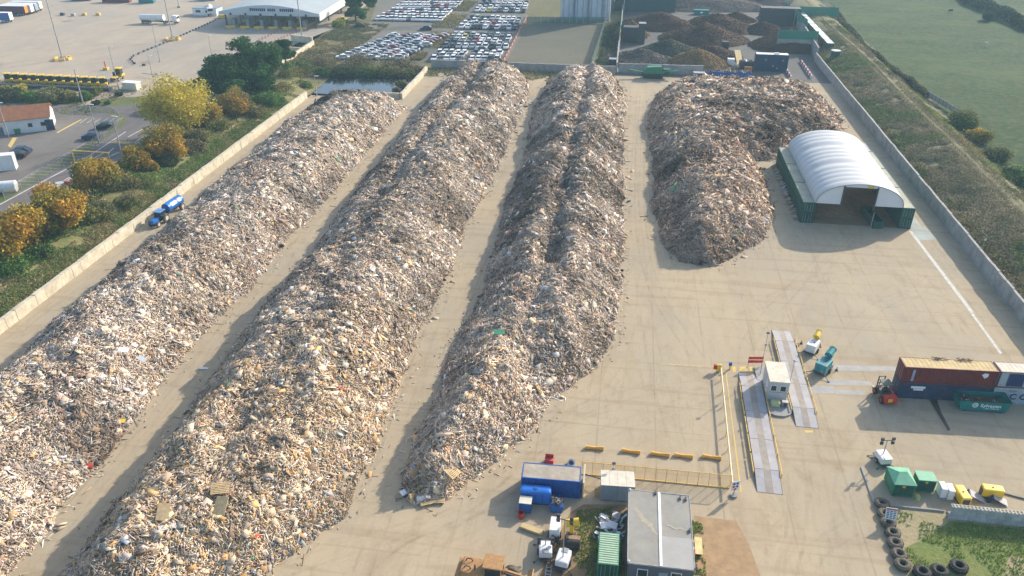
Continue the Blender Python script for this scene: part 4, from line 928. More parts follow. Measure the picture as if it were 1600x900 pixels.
def towerlight(label, loc, rz, mast, lamps='top'):
    t = T('tower_light', label, 'tower light', loc, rz)
    MB().box(-.7, .7, -.95, .95, .4, 1.25, bev=.16).build('body', m_white, t)
    MB().box(-.35, .35, -1.02, -.4, 1.22, 1.3).build('grille', m_steel, t)
    MB().box(-.6, .6, -1.3, 1.4, .28, .4).build('chassis', m_dark, t)
    m_ = MB(); m_.cyl((0, .2, 1.2), (0, .2, mast), .07, .05, n=8); mo = m_.build('mast', m_steel, t)
    h = MB(); h.box(-.8, .8, .17, .23, mast - .05, mast + .05); h.build('crossbar', m_dark, t)
    for x in (-.7, .7):
        for dz in (-.3, .3): MB().box(x - .18, x + .18, .0, .22, mast + dz - .2, mast + dz + .2).build('lamp', m_dark, t)
    for s in (-1, 1): wheel(t, (s * .78, 0, .32), .32, .2, 'x', m_steel, n=12)
    g = MB()
    for sx in (-1, 1):
        for sy in (-1, 1): g.cyl((sx * .6, sy * .9, .35), (sx * 1.2, sy * 1.2, .05), .035, n=6); g.cyl((sx * 1.2, sy * 1.2, 0), (sx * 1.2, sy * 1.2, .08), .12, n=8)
    g.build('outrigger', m_dark, t)
    return t
towerlight('white tower light with four dark lamps standing near the green sheds', G(1378, 722), R(12), 3.3)
towerlight('low white tower light nearest the rusty wheel loader', (-4.6, 59.6, 0), R(6), 1.9)
t = towerlight('white tower light with a tall grey mast beside the green store', (-2.6, 58.6, 0), R(170), 6.6)
t = T('tyre_roller', 'dark rolled tyre bundle lying on green grass', 'roller', (-1.9, 60.9, 0)); MB().cyl((-.9, 0, .55), (.9, 0, .55), .55, n=18).build('roller', m_black, t); MB().box(-.7, .9, .35, .9, .7, .95).build('box', m_board, t)
b = MB(); b.box(-1.3, 1.3, -.35, .35, .1, .35); b.box(-1.2, -1, -.3, .3, 0, .1); b.box(1, 1.2, -.3, .3, 0, .1)
tag(b.build('timber_skid', m_roofsand), 'sandy plank skid lying on the concrete left of the generator', 'skid').location = (-6.4, 62.7, 0); bpy.data.objects['timber_skid'].rotation_euler = (0, 0, R(-18))
b = MB(); 
for s in (0, .55): b.box(s, s + .08, 0, 4.2, .05, .15)
for i in range(9): b.box(.08, .55, .2 + i * .45, .28 + i * .45, .07, .13)
tag(b.build('steel_ladder', m_steel), 'pale ladder lying flat between the loader and the tower light', 'ladder').location = (-4.35, 53.9, 0)
# wheel loader, dusty orange
wl = T('wheel_loader', 'dusty orange-brown wheel loader cut by the bottom of the picture', 'wheel loader', (-9.4, 54.9, 0), R(-3))
MB().box(-3.4, -.9, -1.1, 1.1, 1.1, 2.35, bev=.15).build('engine_hood', m_loader, wl)
MB().box(-3.9, -3.3, -1.25, 1.25, .7, 1.9, bev=.1).build('counterweight', m_loader, wl)
MB().box(-1.0, 1.2, -1.0, 1.0, 1.0, 1.5).build('chassis', m_loader, wl)
cbn = MB().box(-.9, .85, -.85, .85, 1.5, 3.2, bev=.08).build('cab', m_glass, wl); MB().box(-1.05, 1.0, -.95, .95, 3.2, 3.36, bev=.04).build('cab_roof', m_loader, cbn)
b = MB()
for x in (-.9, .8):
    for y in (-.85, .8): b.box(x, x + .07, y, y + .07, 1.5, 3.2)
b.build('pillar', m_loader, cbn)
MB().cyl((-1.9, -.5, 2.3), (-1.9, -.5, 3.0), .09).build('exhaust', m_dark, wl)
for y in (-.5, .5): MB().torus((-2.7, y, 2.35), .35, .06, 14, 6, 0, Matrix.Rotation(R(90), 4, 'X')).build('grab_hoop', m_dark, wl)
b = MB()
for y in (-.55, .55): b.bar((1.0, y, 1.6), (2.7, y, 1.2), .22, .35); b.bar((2.7, y, 1.2), (3.4, y, .7), .2, .3)
b.build('lift_arm', m_loader, wl); MB().cyl((1.0, 0, 1.9), (3.0, 0, 1.5), .11).build('tilt_ram', m_dark, wl)
b = MB(); b.prism([(3.3, .15), (4.6, .1), (4.6, .2), (3.6, .3), (3.5, 1.0), (3.9, 1.4), (3.8, 1.5), (3.3, 1.1)], -1.5, 1.5, 'y'); b.build('bucket', m_loader, wl)
for x in (-2.2, 1.6):
    for y in (-1.2, 1.2): wheel(wl, (x, y, .8), .8, .6, 'y', m_loader)
# telehandler beside the container stack
th = T('forklift_truck', 'red and black off-road forklift parked at the end of the container stack', 'forklift', G(1380, 621), R(100))
MB().box(-1.7, 1.3, -.75, .75, .55, 1.2, bev=.08).build('chassis', m_dark, th)
MB().box(-2.1, -1.2, -.85, .85, .5, 1.45, bev=.1).build('counterweight', mat('vivid_red', (.5, .03, .02), .45), th); MB().box(-2.12, -2.1, -.1, .5, .8, 1.3).build('warning_plate', m_yel, th)
b = MB()
for x in (-.5, .9):
    for y in (-.6, .55): b.bar((x, y, 1.2), (x * .9, y, 2.35), .08)
b.build('cab_pillar', m_dark, th); MB().box(-.6, 1.0, -.68, .68, 2.35, 2.45, bev=.03).build('cab_roof', mat('dark_green_cage', (.07, .11, .09), .6, .3, 4), th)
MB().box(-.3, .3, -.3, .3, 1.2, 1.55).build('seat', m_black, th)
MB().cyl((-1.6, -.55, 1.2), (.9, -.75, 1.75), .16).build('boom', mat('magenta_red', (.45, .05, .12), .5), th)
b = MB()
for y in (-.45, .4): b.box(1.4, 1.55, y, y + .1, .1, 2.6)
for z in (.3, 1.4, 2.5): b.box(1.42, 1.53, -.35, .4, z, z + .08)
b.build('mast', m_dark, th); b = MB()
for y in (-.4, .3): b.box(1.56, 2.7, y, y + .12, .08, .13)
b.build('fork', m_steel, th)
for x in (-1.2, .9):
    for y in (-.85, .85): wheel(th, (x, y, .5), .5, .34, 'y', m_red, n=14)
# ------------------------------------------------------------------ green sheds, kerbed pad, block wall, tyres
flat('kerbed_pad_ground', [(32.6, 72.6), (40.3, 72.2), (40.3, 79.5), (32.5, 79.5)], .02, M['yard'])
tag(MB().box(32.35, 32.6, 72.4, 78.6, 0, .14).build('concrete_kerb', m_greyc), 'straight low kerb running past the two green sheds', 'kerb'); tag(MB().box(32.6, 40.1, 72.2, 72.42, 0, .22).build('concrete_kerb', m_greyc), 'kerb edging the grass below the green sheds', 'kerb')
SL1, SL2 = 2.9, 1.5
def shed(label, loc, rz, W, L, H, pitch=True):
    t = T('green_shed', label, 'shed', loc, rz); MB().box(0, W, 0, L, .12, H).build('wall', m_green2, t)
    if pitch: MB()._add([(-.08, -.1, H), (W + .08, -.1, H), (W + .08, L + .1, H), (-.08, L + .1, H), (W * .35, L * .5, H + .62), (W * .72, L * .55, H + .62)], [(0, 1, 5, 4), (1, 2, 5), (2, 3, 4, 5), (3, 0, 4), (0, 3, 2, 1)]).build('roof', m_greenlid, t)
    else: MB().prism([(-.06, H), (W + .06, H), (W + .06, H + .12), (-.06, H + .12)], -.08, L + .08, 'y').build('roof', m_greenlid, t)
    for i in range(2):
        d = MB().box(.12 + i * (W / 2 - .06), .12 + i * (W / 2 - .06) + W / 2 - .18, -.05, -.003, .3, H - .12).build('door', m_green, t)
        MB().box(W / 2 - .12 + i * .14, W / 2 - .04 + i * .14, -.1, -.052, 1.0, 1.25).build('handle', m_dark, d)
    MB().box(W * .38, W * .52, -.075, -.053, 1.5, 1.75).build('hazard_label', m_yel, t)
    MB().box(.1, W - .1, .1, L - .1, 0, .12).build('plinth', m_dark, t); return t
shed('larger green shed with a pale hipped lid, nearest the kerb', (34.7, 73.95, .02), R(2), 2.4, SL1, 1.95)
shed('smaller green box shed with a flat pale lid', (37.75, 75.1, .02), R(2), 2.0, SL2, 1.85, False)
t = T('yellow_bollard', 'short pale green marker at the corner of the larger shed', 'bollard', (37.6, 73.9, .02)); MB().box(-.22, .22, -.22, .22, 0, .55).build('body', mat('lime_box', (.4, .5, .2), .7), t); MB().cyl((0, 0, .55), (0, 0, .7), .12).build('cap', m_yel, t)
t = T('white_tank_crate', 'two white plastic tanks standing together beside the yellow generator', 'tank', (40.2, 74.2, .02)); 
for i, (x, y) in enumerate(((0, .2), (.75, 0))): MB().box(x, x + .7, y, y + 1.4, .12, 1.45, bev=.08).build('tank', m_white, t)
MB().box(0, 1.45, 0, 1.6, 0, .12).build('pallet', m_greypanel, t)
def genset(label, loc, rz):
    t = T('yellow_generator', label, 'generator', loc, rz, 'yellow generators'); MB().box(0, 2.3, 0, 1.1, .2, 1.35, bev=.14).build('canopy', m_yel, t)
    MB().box(-.03, .0, .15, .95, .35, 1.1).build('grille', m_dark, t); MB().box(.05, 2.25, .05, 1.05, 0, .2).build('skid_base', m_dark, t); MB().cyl((1.1, .55, 1.34), (1.1, .55, 1.42), .09).build('exhaust', m_dark, t); return t
genset('yellow generator standing end-on beside the white tanks', (43.2, 73.4, .02), R(96))
genset('yellow generator lying lengthwise behind the block wall', (45.1, 75.2, .02), R(-3))
for i, (px, py) in enumerate(((1513, 779), (1549, 784))):
    p = G(px, py); t = T('navy_panel_stack', ['navy and grey panels leaning behind the block wall, nearer the white tanks', 'navy and grey panels leaning behind the block wall under the lengthwise generator'][i], 'panel stack', (p.x - .6, p.y - .2, 0), R(-12))
    MB().prism([(0, 0), (.5, .75), (.62, .75), (.35, 0)], 0, 1.2, 'y').build('panel', m_navy, t); MB()._add([(.62, 0, .76), (2.2, 0, .12), (2.2, 1.2, .12), (.62, 1.2, .76)], [(0, 1, 2, 3)]).build('sheet', m_lino, t)
b = MB(); b.bar((48.1, 76.3, .1), (54, 74.6, .1), .14); tag(b.build('steel_pipe', m_dark), 'long dark pipe lying on the concrete past the yellow generators', 'pipe')
bwall = T('interlocking_wall', 'grey interlocking block wall with studded tops above the grass', 'wall', (40.2, 71.5, 0), R(-.5)); b = MB(); r = random.Random(3)
for row in range(3):
    for i in range(16):
        x = i * 1.2 + (row % 2) * .6 - .3; x0 = max(x, 0); b.box(x0 + .015, x + 1.185, -.3 + r.uniform(-.02, .02), .3, row * .6 + .01, row * .6 + .59)
b.build('blockwork', mat('block_grey', (.40, .41, .40), .9, .22, .9, dirt=(.2, .21, .2), dirtamt=.5), bwall)
b = MB()
for i in range(47): 
    for y in (-.16, .14): b.cyl((.25 + i * .4, y, 1.79), (.25 + i * .4, y, 1.87), .11, .08, 8)
so_ = b.build('stud', m_roofsand, bwall); so_['kind'] = 'stuff'
flat('block_top', [(0, 0)] * 0 + [(40.25, 71.15), (59, 71.0), (59, 71.8), (40.25, 71.85)], -.5, m_roofsand)
# tyres
def tyre():
    t = MB(); t.torus((0, 0, .28), .55, .27, 22, 10, 0, None, 1.0)
    for i in range(22):
        a = i * 2 * math.pi / 22; Mx = Matrix.Rotation(a, 4, 'Z'); t.box(.74, .85, -.05, .05, .1, .46, 0, Mx)
    return t.build('old_tyre', m_tyre)
ty = tyre(); tpos = [(1378.5, 787), (1383, 803), (1388, 817), (1395, 832.5), (1399, 848.5), (1405, 866), (1410, 882)]
words_ = ['first', 'second', 'third', 'fourth', 'fifth', 'sixth', 'seventh']
for i, (px, py) in enumerate(tpos):
    o = ty if i == 0 else ty.copy()
    if i: C.objects.link(o)
    p = G(px, py, .3); o.location = (p.x, p.y, 0); o.rotation_euler = (random.uniform(-.05, .05), random.uniform(-.05, .05), random.uniform(0, 6)); o.scale = (1.0, 1.0, 1.1)
    tag(o, f'dusty tyre lying flat by the grass, {words_[i]} of the line counted from the green sheds', 'tyre', 'old tyres edging the grass')
for i, (px, py, lab) in enumerate(((1498, 886, 'dark tyre alone on the grass nearest the sandy ground'), (1468, 893, 'dark half-hidden tyre left of the lone tyre'), (1441, 895, 'dark tyre between the tyre line and the half-hidden one'))):
    o = ty.copy(); C.objects.link(o); p = G(px, py, .3); o.location = (p.x, p.y, 0); o.scale = (1.1, 1.1, 1.25); o.data = ty.data.copy() if i == 0 else bpy.data.objects['old_tyre.007'].data; tag(o, lab, 'tyre', 'old tyres edging the grass')
    if i == 0: o.data.materials[0] = m_black
sg = T('instruction_sign', 'white sign board with rows of small dark writing leaning over the tyres', 'sign', (33.3, 69.6, 0), R(-5))
for x in (-.45, .45): MB().cyl((x, 0, 0), (x, 0, 1.1), .04, n=6).build('leg', m_steel, sg)
Mx = Matrix.Translation((0, 0, 1.3)) @ Matrix.Rotation(R(-22), 4, 'X'); MB().box(-.6, .6, -.03, .03, -.6, .75, 0, Mx).build('board', m_white, sg)
MB().box(-.56, .56, -.045, -.031, .52, .68, 0, Mx).build('header', m_red, sg)
b = MB()
for row in range(5):
    for c_ in range(3): b.box(-.5 + c_ * .36, -.5 + c_ * .36 + .26, -.045, -.031, .32 - row * .2, .42 - row * .2, 0, Mx)
b.build('text_block', m_navyletter, sg)
# grass plots near the camera
flat('sandy_plot_ground', [(33.0, 40), (70, 40), (70, 71.2), (40.2, 71.4), (40.2, 72.2), (33.0, 72.4)], .01, M['sandy'])
flat('green_plot_ground', [(34, 66), (37, 68), (40.2, 70.8), (58, 70.6), (58, 67), (45, 66.5), (42, 62), (40, 52), (38, 52), (38.5, 62), (34.5, 62)], .016, M['plot'])
flat('dirt_plot_ground', gp((1084, 806), (1150, 814), (1170, 850), (1190, 905)) + [Vector((19, 40, 0)), Vector((11, 40, 0))], .01, mat('brown_dirt', (.36, .24, .13), .95, .15, dirt=(.25, .16, .09), coord='W', scale=.8))
flat('trodden_ground', [(-2.4, 66), (-1, 67.5), (4, 68.2), (4, 40), (-8, 40), (-5, 57.0)], .01, mat('trodden_earth', (.26, .17, .095), .95, .2, dirt=(.14, .17, .04), coord='W', scale=.5))
def tufts(name, poly, n, hmin, hmax, cols, zf=None, size=(.05, .12), label=None):
    P = np.array(poly); x0, y0 = P.min(0); x1, y1 = P.max(0); x = rng.uniform(x0, x1, n); y = rng.uniform(y0, y1, n)
    k = (poly_dist(x, y, poly) > .1) & (fbm(x * .35, y * .35, 77, 3) > .46); x, y = x[k], y[k]; n = len(x)
    z = zf(x, y) if zf else np.zeros(n); h = rng.uniform(hmin, hmax, n); a = rng.uniform(0, 6.28, n); wd = rng.uniform(*size, n); lx = rng.normal(0, .4, n) * h; ly = rng.normal(0, .4, n) * h
    V = np.stack([np.stack([x - wd * np.cos(a), y - wd * np.sin(a), z - .02], 1), np.stack([x + wd * np.cos(a), y + wd * np.sin(a), z - .02], 1), np.stack([x + lx, y + ly, z + h], 1)], 1).reshape(-1, 3)
    ci = np.array(cols)[rng.integers(0, len(cols), n)] * rng.uniform(.7, 1.3, (n, 1))
    o = npmesh(name, V, np.arange(n * 3).reshape(-1, 3), leafm, np.repeat(ci, 3, 0)); o['kind'] = 'stuff'
    if label: o['label'] = label
    return o
leafm = vmat('blade_and_leaf', .8, .25)
GR = [(.18, .33, .05), (.24, .36, .07), (.14, .26, .05), (.32, .33, .10)]
tufts('grass', [(33.2, 40), (52, 40), (56, 71), (40.3, 71), (33.2, 72)], 30000, .08, .3, GR)
tufts('grass', [(-2.0, 58), (3.8, 56), (4, 68.2), (-1.8, 66.5)], 7000, .06, .25, GR)
tufts('grass', [(10.9, 59), (12.5, 59), (12.6, 66.5), (10.9, 67)], 1500, .08, .25, GR)
ORD = ['first', 'second', 'third', 'fourth', 'fifth', 'sixth', 'seventh', 'eighth', 'ninth', 'tenth', 'eleventh', 'twelfth', 'thirteenth', 'fourteenth', 'fifteenth', 'sixteenth', 'seventeenth', 'eighteenth']
# ------------------------------------------------------------------ vegetation
m_bark = mat('bark', (.12, .09, .065), .95, .3, 3)
AUT = [(.58, .31, .04), (.66, .40, .05), (.50, .33, .05), (.38, .31, .06), (.26, .26, .06), (.16, .19, .05), (.30, .20, .05)]
OLV = [(.19, .22, .06), (.25, .26, .08), (.14, .19, .05), (.30, .27, .10), (.22, .17, .08)]
YEL = [(.60, .50, .07), (.52, .45, .08), (.66, .50, .08), (.34, .34, .06)]
PIN = [(.035, .10, .03), (.05, .135, .035), (.025, .07, .026), (.09, .19, .045)]
GRN = [(.09, .19, .04), (.13, .24, .055), (.06, .14, .035), (.17, .25, .06)]
BRN = [(.20, .165, .10), (.26, .21, .12), (.15, .14, .08), (.12, .115, .06)]
DKG = [(.05, .075, .035), (.07, .09, .04), (.09, .10, .05)]
def tree(name, label, foot, W, H, cols, seed=0, kind='round', leaf=.42, n=None, trunk=.25, group=None, cat='tree'):
    r = np.random.default_rng(seed + 100); t = T(name, label, cat, (foot[0], foot[1], foot[2] if len(foot) > 2 else 0), 0, group)
    nc = {'round': 26, 'pine': 34, 'bush': 16, 'reed': 22}[kind]; n = n or int(min(14000, 110 * W * H + 600))
    z0 = trunk * H
    # clumps
    u = r.normal(size=(nc, 3)); u /= np.linalg.norm(u, axis=1, keepdims=True); rad = r.uniform(.35, 1, nc) ** .6
    cc = u * rad[:, None] * np.array([W / 2 * .78, W / 2 * .78, (H - z0) / 2 * .8]) + np.array([0, 0, (H + z0) / 2])
    cr = r.uniform(.15, .27, nc) * W
    if kind == 'pine':
        cc[:, 2] = z0 + (H - z0) * r.uniform(.1, 1, nc); k = 1 - .55 * np.clip((cc[:, 2] - z0) / (H - z0), 0, 1) ** 2; cc[:, :2] *= k[:, None] * 1.1; cr *= .8
    if kind in ('bush', 'reed'): cc[:, 2] = np.abs(cc[:, 2] - z0) * .75; cr *= 1.15
    mb = MB(); h = z0 + (H - z0) * .55; mb.cyl((0, 0, -.3), (0, 0, h), .028 * H + .06, .012 * H, n=8)
    for i in range(0, nc, 3):
        c = cc[i]; s = min(h, z0 + (c[2] - z0) * .4); mb.cyl((0, 0, max(.1, s)), tuple(c), .012 * H + .02, .01, n=5, caps=False)
    mb.build('trunk', m_bark, t)
    pick = r.choice(nc, n, p=cr ** 2 / (cr ** 2).sum()); d = r.normal(size=(n, 3)); d /= np.linalg.norm(d, axis=1, keepdims=True)
    flatz = .55 if kind == 'pine' else .8
    P = cc[pick] + d * (cr[pick] * r.uniform(.45, 1.08, n))[:, None] * np.array([1, 1, flatz]); P[:, 2] = np.maximum(P[:, 2], .05)
    ct = np.array(cols)[r.integers(0, len(cols), nc)]; ind = np.array(cols)[r.integers(0, len(cols), n)]
    tint = (ct[pick] * .6 + ind * .4) * r.uniform(.65, 1.25, (n, 1))
    V, F, tt = leafquads(P, r.uniform(.6, 1.3, n) * leaf, tint, nrm=None)
    npmesh('crown', V, F, leafm, tt.clip(0, .9), t); return t
def ptree(name, label, px, py, wpx, hr, cols, seed, z=0, **k):
    g = G(px, py, z); dep = (np.array([g.x, g.y, g.z - CH]) @ np.array([AX[2], AY[2], AU[2]])); W = wpx * dep / CF
    return tree(name, label, (g.x, g.y, z), W, W * hr, cols, seed, **k)
tr_g = 'autumn trees on the bank beside the road'
for i, (px, py, w_, hr, cols, lab) in enumerate((
    (35, 404, 96, .85, AUT, 'wide orange-topped autumn tree nearest the left end of the boundary wall'),
    (98, 372, 88, .95, AUT, 'orange and green autumn tree beside the wide one, covering the road markings'),
    (156, 300, 74, .8, AUT, 'round orange autumn tree under the yellow height barrier'),
    (214, 268, 46, .85, AUT, 'small round orange autumn tree in the middle of the bank row'),
    (240, 271, 22, .9, AUT, 'tiniest orange tree of the bank row'),
    (267, 250, 66, .8, AUT, 'bright orange autumn tree just below the big yellow tree'),
    (283, 212, 106, .82, YEL, 'largest tree, pale yellow-green, beside the road junction'),
    (370, 182, 54, .8, AUT + BRN, 'orange-brown tree between the big yellow tree and the pines'),
    (327, 200, 52, .7, AUT + OLV, 'rusty olive tree against the right of the big yellow tree'))):
    ptree('autumn_tree', lab, px, py, w_, hr, cols, i, z=1.2 if i not in (6,) else .3, group=tr_g, leaf=.5, trunk=.12)
bg_ = 'shrubs along the dry bank'
for i, (px, py, w_, hr, cols) in enumerate(sorted(((20, 430, 60, .5, GRN), (62, 405, 46, .6, DKG + GRN), (128, 352, 58, .6, OLV), (160, 340, 50, .6, OLV + DKG), (190, 300, 52, .6, OLV), (222, 292, 44, .55, GRN + OLV), (240, 240, 44, .7, OLV + BRN), (262, 262, 34, .6, DKG), (300, 240, 40, .6, BRN), (312, 222, 46, .6, OLV + BRN), (345, 205, 44, .55, OLV), (395, 180, 40, .6, OLV + BRN), (415, 165, 40, .6, GRN), (25, 412, 40, .5, DKG), (200, 322, 40, .5, BRN + OLV)), key=lambda q: q[0])):
    g = G(px, py, 1.2); ptree('bank_shrub', f"low shrub on the dry bank under the autumn trees, {(ORD)[i]} of them from the left", px, py, w_, hr, cols, 40 + i, z=1.2, kind='bush', group=bg_, leaf=.4, trunk=.05, cat='shrub')
for i, (px, py, w_, hr, lab) in enumerate(((350, 152, 70, .85, 'dark pine nearest the big yellow tree'), (393, 142, 78, 1.0, 'tallest dark green pine in the clump'), (425, 128, 62, .95, 'dark pine on the right of the tallest pine'), (449, 112, 36, 1.3, 'slim dark pine with a bare trunk beside the cream walled enclosure'), (372, 160, 52, .6, 'low dark pine at the front of the clump'), (410, 152, 52, .7, 'bushy dark pine low on the right of the clump'), (335, 150, 34, .6, 'smallest dark pine at the left end of the clump'))):
    ptree('pine_tree', lab, px, py, w_, hr, PIN, 70 + i, z=.5, kind='pine', group='dark pines by the terminal apron', leaf=.6, trunk=.18 if i != 3 else .45, n=9000)
for i, (px, py, w_, hr, lab) in enumerate(((556, 33, 34, 1.1, 'dark conifer beside the access road near the terminal canopy'), (577, 14, 26, 1.1, 'smaller dark conifer behind the first one by the car lots'), (533, 40, 26, .4, 'low yellow-green bush at the road corner'))):
    ptree('conifer' if i < 2 else 'roadside_bush', lab, px, py, w_, hr, PIN if i < 2 else YEL + GRN, 80 + i, kind='pine' if i < 2 else 'bush', leaf=.8, trunk=.08, cat='tree' if i < 2 else 'bush')
for i, (px, py, w_, hr, cols, lab) in enumerate(((82, 160, 38, .75, OLV + [(.28, .27, .16)], 'tall greyish willow-like bush in front of the yellow tractors'), (106, 158, 28, .7, OLV, 'olive bush right of the willow-like bush'), (135, 156, 22, .75, GRN, 'round green bush by the leaning lamp post'), (150, 148, 20, .8, OLV, 'olive bush at the end of the tractor row'), (18, 156, 46, .4, DKG, 'dark low bush at the left edge above the road'), (50, 157, 34, .45, GRN, 'green low bush left of the willow-like bush'), (8, 146, 20, .7, YEL, 'yellow-green bush at the far left edge'), (30, 142, 24, .4, YEL, 'pale low bush behind the dark low bush'), (186, 150, 12, .6, DKG, 'small dark bush on the grass island'), (168, 163, 9, .8, GRN, 'tiny green bush with a white post at the island tip'), (151, 163, 12, .6, DKG, 'tiny dark bush beside the concrete path'))):
    ptree('verge_bush', lab, px, py, w_, hr, cols, 90 + i, kind='bush', leaf=.5, trunk=.04, cat='bush', group='bushes on the verge')
# pond fringe
k = 0
for (px, py, w_, hr, cols) in sorted(((455, 128, 50, .5, OLV), (475, 138, 30, .4, GRN + OLV), (440, 148, 40, .5, OLV), (470, 115, 50, .45, GRN + BRN), (505, 118, 34, .3, DKG + GRN), (540, 117, 42, .26, DKG), (575, 117, 42, .26, DKG + GRN), (606, 117, 40, .26, DKG + OLV), (635, 119, 28, .4, OLV + BRN), (628, 134, 18, .5, BRN + OLV), (620, 143, 14, .4, BRN), (650, 112, 24, .4, BRN), (430, 165, 34, .45, GRN), (455, 140, 18, .7, YEL), (437, 150, 18, .8, YEL), (490, 105, 60, .3, BRN), (560, 104, 70, .2, BRN), (620, 106, 60, .2, BRN)), key=lambda q: q[0]):
    k += 1; ptree('pond_bush', f"reedy bush in the growth round the dark pond, {ORD[k - 1]} from the left", px, py, w_, hr, cols, 120 + k, kind='reed', leaf=.5, trunk=.03, cat='bush', group='bushes round the pond', n=2600)
# hedge and trees on the right
def hedge(name, label, pts, w_, h, cols, n, seed, leaf=.5, cat='hedge'):
    r = np.random.default_rng(seed); P = np.array(pts, float); seg = np.linalg.norm(np.diff(P, axis=0), axis=1); cum = np.r_[0, np.cumsum(seg)]
    s = r.uniform(0, cum[-1], n); i = np.clip(np.searchsorted(cum, s) - 1, 0, len(seg) - 1); f = (s - cum[i]) / seg[i]; c = P[i] * (1 - f)[:, None] + P[i + 1] * f[:, None]
    hh = h * (.55 + .9 * fbm(s * .12, s * 0, seed, 3)); ww = w_ * (.6 + .8 * fbm(s * .15, s * 0 + 9, seed, 3)); a = r.uniform(0, 2 * np.pi, n); q = np.sqrt(r.uniform(.3, 1, n))
    x = c[:, 0] + ww / 2 * q * np.cos(a); y = c[:, 1] + r.normal(0, .3, n); z = np.abs(hh * q * np.sin(a)) - .2
    tint = np.array(cols)[r.integers(0, len(cols), n)] * r.uniform(.6, 1.25, (n, 1)) * (.7 + .6 * fbm(s * .1, s * 0, seed + 4, 2))[:, None]
    V, F, tt = leafquads(np.stack([x, y, z], 1), r.uniform(.6, 1.3, n) * leaf, tint); return tag(npmesh(name, V, F, leafm, tt), label, cat)
hedge('bank_hedge', 'rough mixed hedge filling the gaps under the autumn trees on the left bank', [(-108.5, 96), (-108, 120), (-110, 140), (-109.5, 165), (-110.5, 185), (-108, 205), (-106, 222)], 10.5, 4.6, OLV + DKG + BRN + GRN + AUT[2:5], 90000, 15, .5)
hp = [tuple(G(*p)[:2]) for p in ((1300, 18), (1330, 52), (1355, 80), (1385, 105), (1415, 128), (1448, 152))]
hedge('field_hedge', 'dark rough hedge between the scrub bank and the green field', hp, 3.2, 2.2, DKG + BRN, 26000, 5)
hedge('field_hedge', 'faint dark hedge across the far corner of the green field', [tuple(G(*p)[:2]) for p in ((1500, -8), (1520, 6), (1545, 16), (1575, 30), (1640, 60))], 7, 4, DKG, 9000, 6, .9)
for i, (px, py, w_, hr, cols, lab) in enumerate(((1502, 200, 44, .75, OLV + GRN, 'green bushy tree at the near end of the grey field fence'), (1528, 222, 36, .7, AUT + OLV, 'olive and orange bushy tree by the hedge, next to the green one'), (1555, 248, 40, .5, DKG + OLV, 'dark bush below the olive and orange tree'), (1585, 285, 50, .5, DKG + GRN, 'dark bush at the right edge beside the footpath'), (1545, 30, 24, .5, DKG, 'hazy dark tree in the far hedge'))):
    ptree('hedge_tree', lab, px, py, w_, hr, cols, 160 + i, kind='bush', leaf=.5, trunk=.05, group='trees in the field hedge')
a = G(1450, 152); b_ = G(1496, 180); ff = T('field_fence', 'short run of grey board fence in the field hedge', 'fence', a, math.atan2(b_.y - a.y, b_.x - a.x)); L = (b_ - a).length; MB().box(0, L, -.04, .04, .15, 1.7).build('board', m_greyc, ff)
for i in range(9): MB().box(i * L / 8 - .06, i * L / 8 + .06, -.1, -.041, 0, 1.8).build('post', m_dark, ff)
def scrub(name, label, x0, x1, y0, y1, n, cols, zf, seed, leaf=.5, hmax=.8, mask=.45):
    r = np.random.default_rng(seed); x = r.uniform(x0, x1, n); y = r.uniform(y0, y1, n); m = fbm(x * .22, y * .22, seed, 3); k = m > mask; x, y, m = x[k], y[k], m[k]; n = len(x)
    z = zf(x, y) + r.uniform(0, 1, n) ** 1.4 * hmax * np.clip((m - mask) * 6, .2, 1); tint = np.array(cols)[(np.clip(fbm(x * .08, y * .08, seed + 9, 2) * 1.6 - .3, 0, .99) * len(cols)).astype(int)] * r.uniform(.6, 1.35, (n, 1))
    V, F, tt = leafquads(np.stack([x, y, z], 1), r.uniform(.5, 1.3, n) * leaf, tint, aspect=.45); o = npmesh(name, V, F, leafm, tt); o['kind'] = 'stuff'; o['label'] = label
scrub('scrub_vegetation', 'tangled brown and green scrub over the right bank', 66.9, 79.6, 60, 330, 150000, [(.19, .23, .09), (.28, .25, .15), (.34, .295, .19), (.25, .235, .14), (.37, .315, .20), (.20, .215, .10)], bund, 3, .42, .9, .26)
scrub('crest_grass', 'pale dry grass along the crest of the right bank', 78.2, 84.5, 60, 350, 50000, [(.30, .25, .14), (.24, .21, .11), (.17, .18, .08)], bund, 33, .35, .35, .30)
scrub('wall_weeds', 'bright weeds at the foot of the bank behind the tall wall', 66.8, 70.5, 60, 300, 30000, [(.10, .17, .04), (.22, .21, .06), (.14, .19, .05)], bund, 34, .4, .7, .38)
scrub('scrub_vegetation', 'dry grasses behind the footpath', 82.5, 90, 100, 340, 30000, BRN + OLV, bund, 4, .4, .6, .42)
scrub('bank_vegetation', 'dry straw grass and weeds over the left bank', -116, -94, 70, 222, 90000, [(.36, .29, .15), (.30, .26, .11), (.18, .24, .07), (.13, .22, .05)], lbank, 5, .4, .5, .42)
scrub('verge_strip_grass', 'fresh green grass strip along the outer foot of the cream wall', -99.5, -93.8, 60, 215, 60000, [(.17, .23, .07), (.24, .25, .09), (.13, .18, .05), (.31, .27, .13)], lbank, 55, .35, .35, .30)
scrub('field_margin', 'rough grass between the pond, the car lots and the grey wall', -119, -3, 251.5, 261.5, 24000, [(.3, .26, .13), (.2, .2, .09), (.14, .15, .07)], lambda x, y: x * 0, 6, .5, .8, .3)
scrub('field_margin', 'tan rough grass beside the car blocks', -118, -98, 262, 330, 24000, [(.3, .25, .12), (.24, .2, .1), (.16, .16, .08)], lambda x, y: x * 0, 7, .6, .7, .35)
